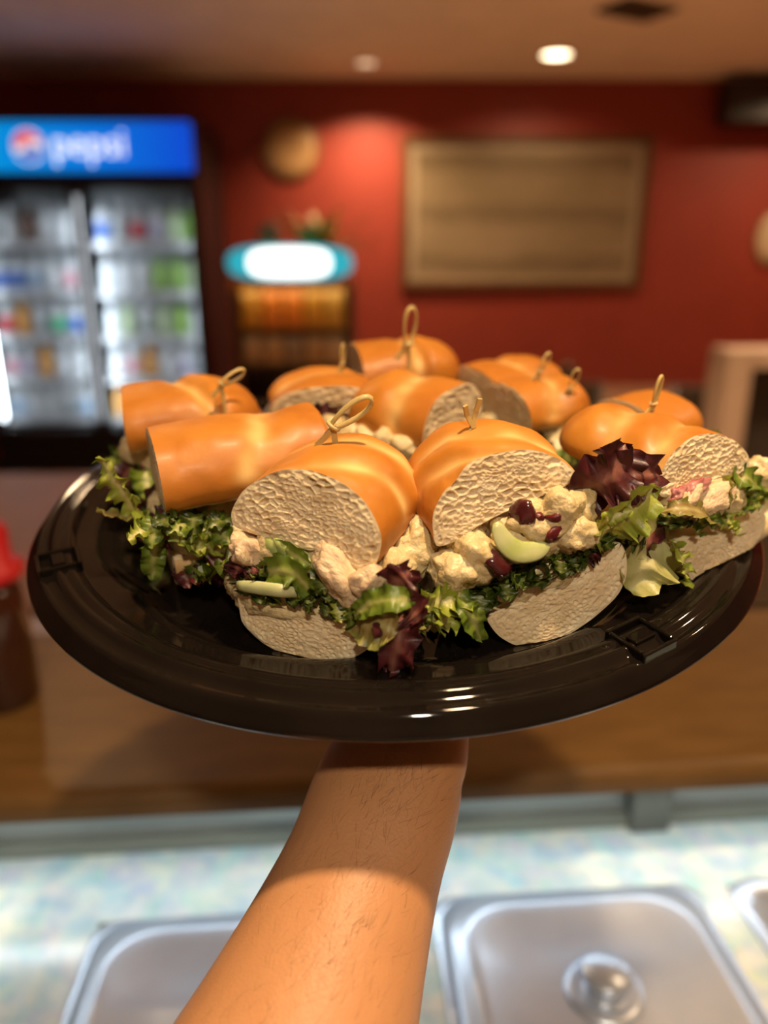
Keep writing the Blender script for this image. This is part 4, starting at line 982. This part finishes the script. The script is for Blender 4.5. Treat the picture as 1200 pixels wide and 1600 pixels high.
# ------------------------------------------------------------------ knotted bamboo picks
m_bam = mat('bamboo', (.52, .38, .13), (.62, .47, .19), rough=.35, scale=120, stretch=(1, 1, .2), spec=.5)
m_bam2 = mat('bamboo_knot', (.66, .52, .24), (.56, .42, .16), rough=.35, scale=120)
def pick(M, label, lean, spin, scale=1.0, stub=False):
    t = tag(empty('bamboo_pick', M @ Rz(spin) @ Matrix.Scale(scale, 4)), label, 'pick', 'knotted bamboo picks')
    k = Vector((0, 0, .0105))
    V, F = sweep([(0.0005, 0, -.030), (0.0005, 0, .000), (0, 0, .0105)], .0012, .0009, n=4, square=True, up=Vector((0, 1, 0))); mesh_obj('stick', V, F, m_bam, t, smooth=False)
    V, F = sweep([(-.0075, 0, .0022), (-.004, 0, .0055), (0, 0, .0095)], .0012, .0009, n=4, square=True, up=Vector((0, 1, 0))); mesh_obj('tail', V, F, m_bam, t, smooth=False)
    ax = Vector((math.sin(lean), 0, math.cos(lean))); sd = Vector((math.cos(lean), 0, -math.sin(lean)))
    pts = []
    for i in range(20):
        a = 2*PI*i/20; pts.append(k + ax*(.0095 - .0105*math.cos(a)) + sd*(.0034*math.sin(a)*(1-.25*math.cos(a))) + Vector((0, .0012*math.sin(a), 0)))
    if not stub:
        V, F = sweep(pts, .0008, .0013, n=8, closed=True, up=Vector((0, .6, .8))); mesh_obj('loop', V, F, m_bam, t)
        pts = [k + sd*(.0026*math.cos(a)) + Vector((0, .0022*math.sin(a), 0)) + ax*(.0008*math.cos(a)) for a in [2*PI*i/16 for i in range(16)]]
        V, F = sweep(pts, .0008, .0009, n=6, closed=True); mesh_obj('knot', V, F, m_bam2, t)
    else:
        for dx, dz in ((-.004, .010), (.003, .012)):
            V, F = sweep([k, k + Vector((dx*.6, .001, dz*.5)), k + Vector((dx, 0, dz))], .0010, .0006, n=4, square=True, up=Vector((0, 1, 0))); mesh_obj('tip', V, F, m_bam, t, smooth=False)
def on_top(px_, py_, h): return MT.inverted() @ at_plane(px_, py_, MT @ Vector((0, 0, h)), tn)
def pick_at(px_, py_, h, label, lean, spin, sc=1.0, stub=False): pick(MT @ T(on_top(px_, py_, h)), label, lean, spin, sc, stub)
pick_at(523, 702, .0745, 'knotted bamboo pick with its loop leaning over, in the sandwich with porous cut end', .95, 0)
pick_at(738, 702, .070, 'split bamboo pick stub in the leaning sandwich with grapes', .2, .4, 1.0, True)
pick_at(1018, 652, .066, 'upright bamboo pick loop in the sandwich overhanging the tray rim', .25, .5, .68)
pick_at(348, 622, .066, 'bamboo pick bent low over the sandwich behind the smooth golden one', 1.2, .5, .75)
pick_at(638, 566, .066, 'tall bamboo pick with a round loop in the back sandwich', .12, .2, 1.1)
pick_at(535, 584, .060, 'short bamboo pick in the sandwich with the wide maroon leaf', .2, .8, .6)
pick_at(842, 596, .058, 'small bamboo pick near the cut end of the sandwich with the greyish face', .5, .2, .6)
pick_at(890, 622, .050, 'smaller bamboo pick near the rounded end of the sandwich with the greyish face', .3, -.3, .6)

# ------------------------------------------------------------------ forearm and hand under the tray
m_skin, nt, b = new_mat('skin')
c_, nz, src = noise_col(nt, (.52, .245, .105), (.59, .29, .132), 22, 5, .3, .7)
nt.links.new(c_, b.inputs['Base Color']); b.inputs['Roughness'].default_value = .48; b.inputs['Subsurface Weight'].default_value = .12
b.inputs['Subsurface Radius'].default_value = (.006, .0025, .0012); b.inputs['Subsurface Scale'].default_value = 1.0
n2 = node(nt, 'ShaderNodeTexVoronoi', Scale=700.0); nt.links.new(src, n2.inputs['Vector']); n3 = node(nt, 'ShaderNodeTexNoise', Scale=160.0, Detail=5.0); nt.links.new(src, n3.inputs['Vector'])
ad = node(nt, 'ShaderNodeMath', operation='ADD'); nt.links.new(n2.outputs['Distance'], ad.inputs[0]); nt.links.new(n3.outputs['Fac'], ad.inputs[1]); bump(nt, b, ad.outputs[0], .22, .0006)
def tl(x, y, z): return MT @ Vector((x, y, z))
arm_px = [(627, 1150, .372, 211), (613, 1205, .362, 226), (596, 1262, .352, 241), (567, 1350, .337, 251), (527, 1465, .320, 293), (478, 1600, .303, 357), (425, 1740, .288, 420)]
cent, ra, rb = [], [], []
for (x, y, d, wpx) in arm_px:
    cent.append(at_depth(x, y, d)); ra.append(wpx/2*d/FPX)
palm_base = tl(.006, -.062, -.030)
path = [tl(0, .0, -.0225), tl(.003, -.03, -.025), palm_base] + cent
elbow = cent[-1] + (cent[-1]-cent[-2]).normalized()*.06
path += [elbow, elbow + Vector((-.05, -.10, -.005)), elbow + Vector((-.10, -.24, .06)), elbow + Vector((-.13, -.34, .14))]
r1 = [.038, .041, .036] + ra + [.050, .050, .048, .050]
r2 = [.013, .0145, .020, .0225, .0255, .028, .031, .036, .041, .044] + [.046, .047, .048, .050]
NP = 64
pp = catmull(path, NP); q1 = catmull([Vector((a, bb, 0)) for a, bb in zip(r1, r2)], NP)
V, F = sweep(pp, [q.x for q in q1], [q.y for q in q1], n=28)
# fingers: spread under the tray, thumb leaving the side of the palm
def finger(ang, L, base, r0):
    d = Vector((math.sin(ang), math.cos(ang), 0)); P = [Vector((base[0], base[1], -.021))]
    segs = [(.0, 0), (.45, -.0015), (.74, .0015), (1.0, .0035)]
    pts = [tl(*(P[0] + d*(L*s_) + Vector((0, 0, dz_)))) for s_, dz_ in segs]
    ps = catmull([tl(base[0]-d.x*.02, base[1]-d.y*.02, -.022)] + pts, 16)
    rr_ = [r0*(1.05 - .25*i/15 + (.05*math.sin(i/15*PI*3))) for i in range(16)]; rr_[-1] *= .55; rr_[-2] *= .85
    sweep(ps, rr_, n=14, V=V, F=F)
for ang, L, base, r0 in ((-.36, .072, (-.026, .030), .0088), (-.08, .080, (-.008, .036), .0092), (.18, .074, (.011, .033), .0088), (.46, .058, (.028, .024), .0078)): finger(ang, L, base, r0)
ps = catmull([tl(-.022, -.030, -.024), tl(-.045, -.012, -.022), tl(-.064, .010, -.019), tl(-.078, .032, -.0165)], 14)
sweep(ps, [.016, .0155, .015, .0142, .0132, .0122, .0116, .0112, .011, .0108, .0104, .0098, .0082, .0052], n=14, V=V, F=F)
person = mesh_obj('person', V, F, m_skin)
tag(person, 'bare tan forearm and open hand holding the black tray up from below', 'person')
rm = person.modifiers.new('skin_remesh', 'REMESH'); rm.mode = 'VOXEL'; rm.voxel_size = .0022; rm.use_smooth_shade = True
sm = person.modifiers.new('skin_smooth', 'SMOOTH'); sm.factor = .5; sm.iterations = 6
# fine dark hairs on the forearm
rnd = random.Random(5); HV, HF = [], []
fr = frames(pp)
for i in range(420):
    t_ = rnd.uniform(.32, .66); f_ = t_*(NP-1); j = int(f_); u = f_-j
    P = pp[j].lerp(pp[j+1], u); A_, B_ = q1[j].lerp(q1[j+1], u).x, q1[j].lerp(q1[j+1], u).y
    Tn, S, N = fr[j]; a = rnd.gauss(PI*.62, .42)
    nn = (S*math.cos(a)/A_ + N*math.sin(a)/B_).normalized(); p0 = P + S*math.cos(a)*A_*.985 + N*math.sin(a)*B_*.985
    dr = (-Tn*rnd.uniform(.3, 1.0) + S*rnd.uniform(-.7, .3)).normalized(); L = rnd.uniform(.004, .009); sd = nn.cross(dr).normalized()
    b0 = len(HV)
    for k in range(4):
        s_ = k/3; c0 = p0 + dr*L*s_ + nn*(.0014*math.sin(s_*2.4)); wd = .000040*(1-.75*s_)
        HV += [c0 - sd*wd, c0 + sd*wd, c0 + nn*wd]
    for k in range(3):
        for e in range(3):
            e2_ = (e+1) % 3; HF.append((b0+k*3+e, b0+k*3+e2_, b0+k*3+3+e2_, b0+k*3+3+e))
hair = mesh_obj('arm_hair', HV, HF, mat('hair_dark', (.09, .045, .02), rough=.5), person); hair['kind'] = 'stuff'
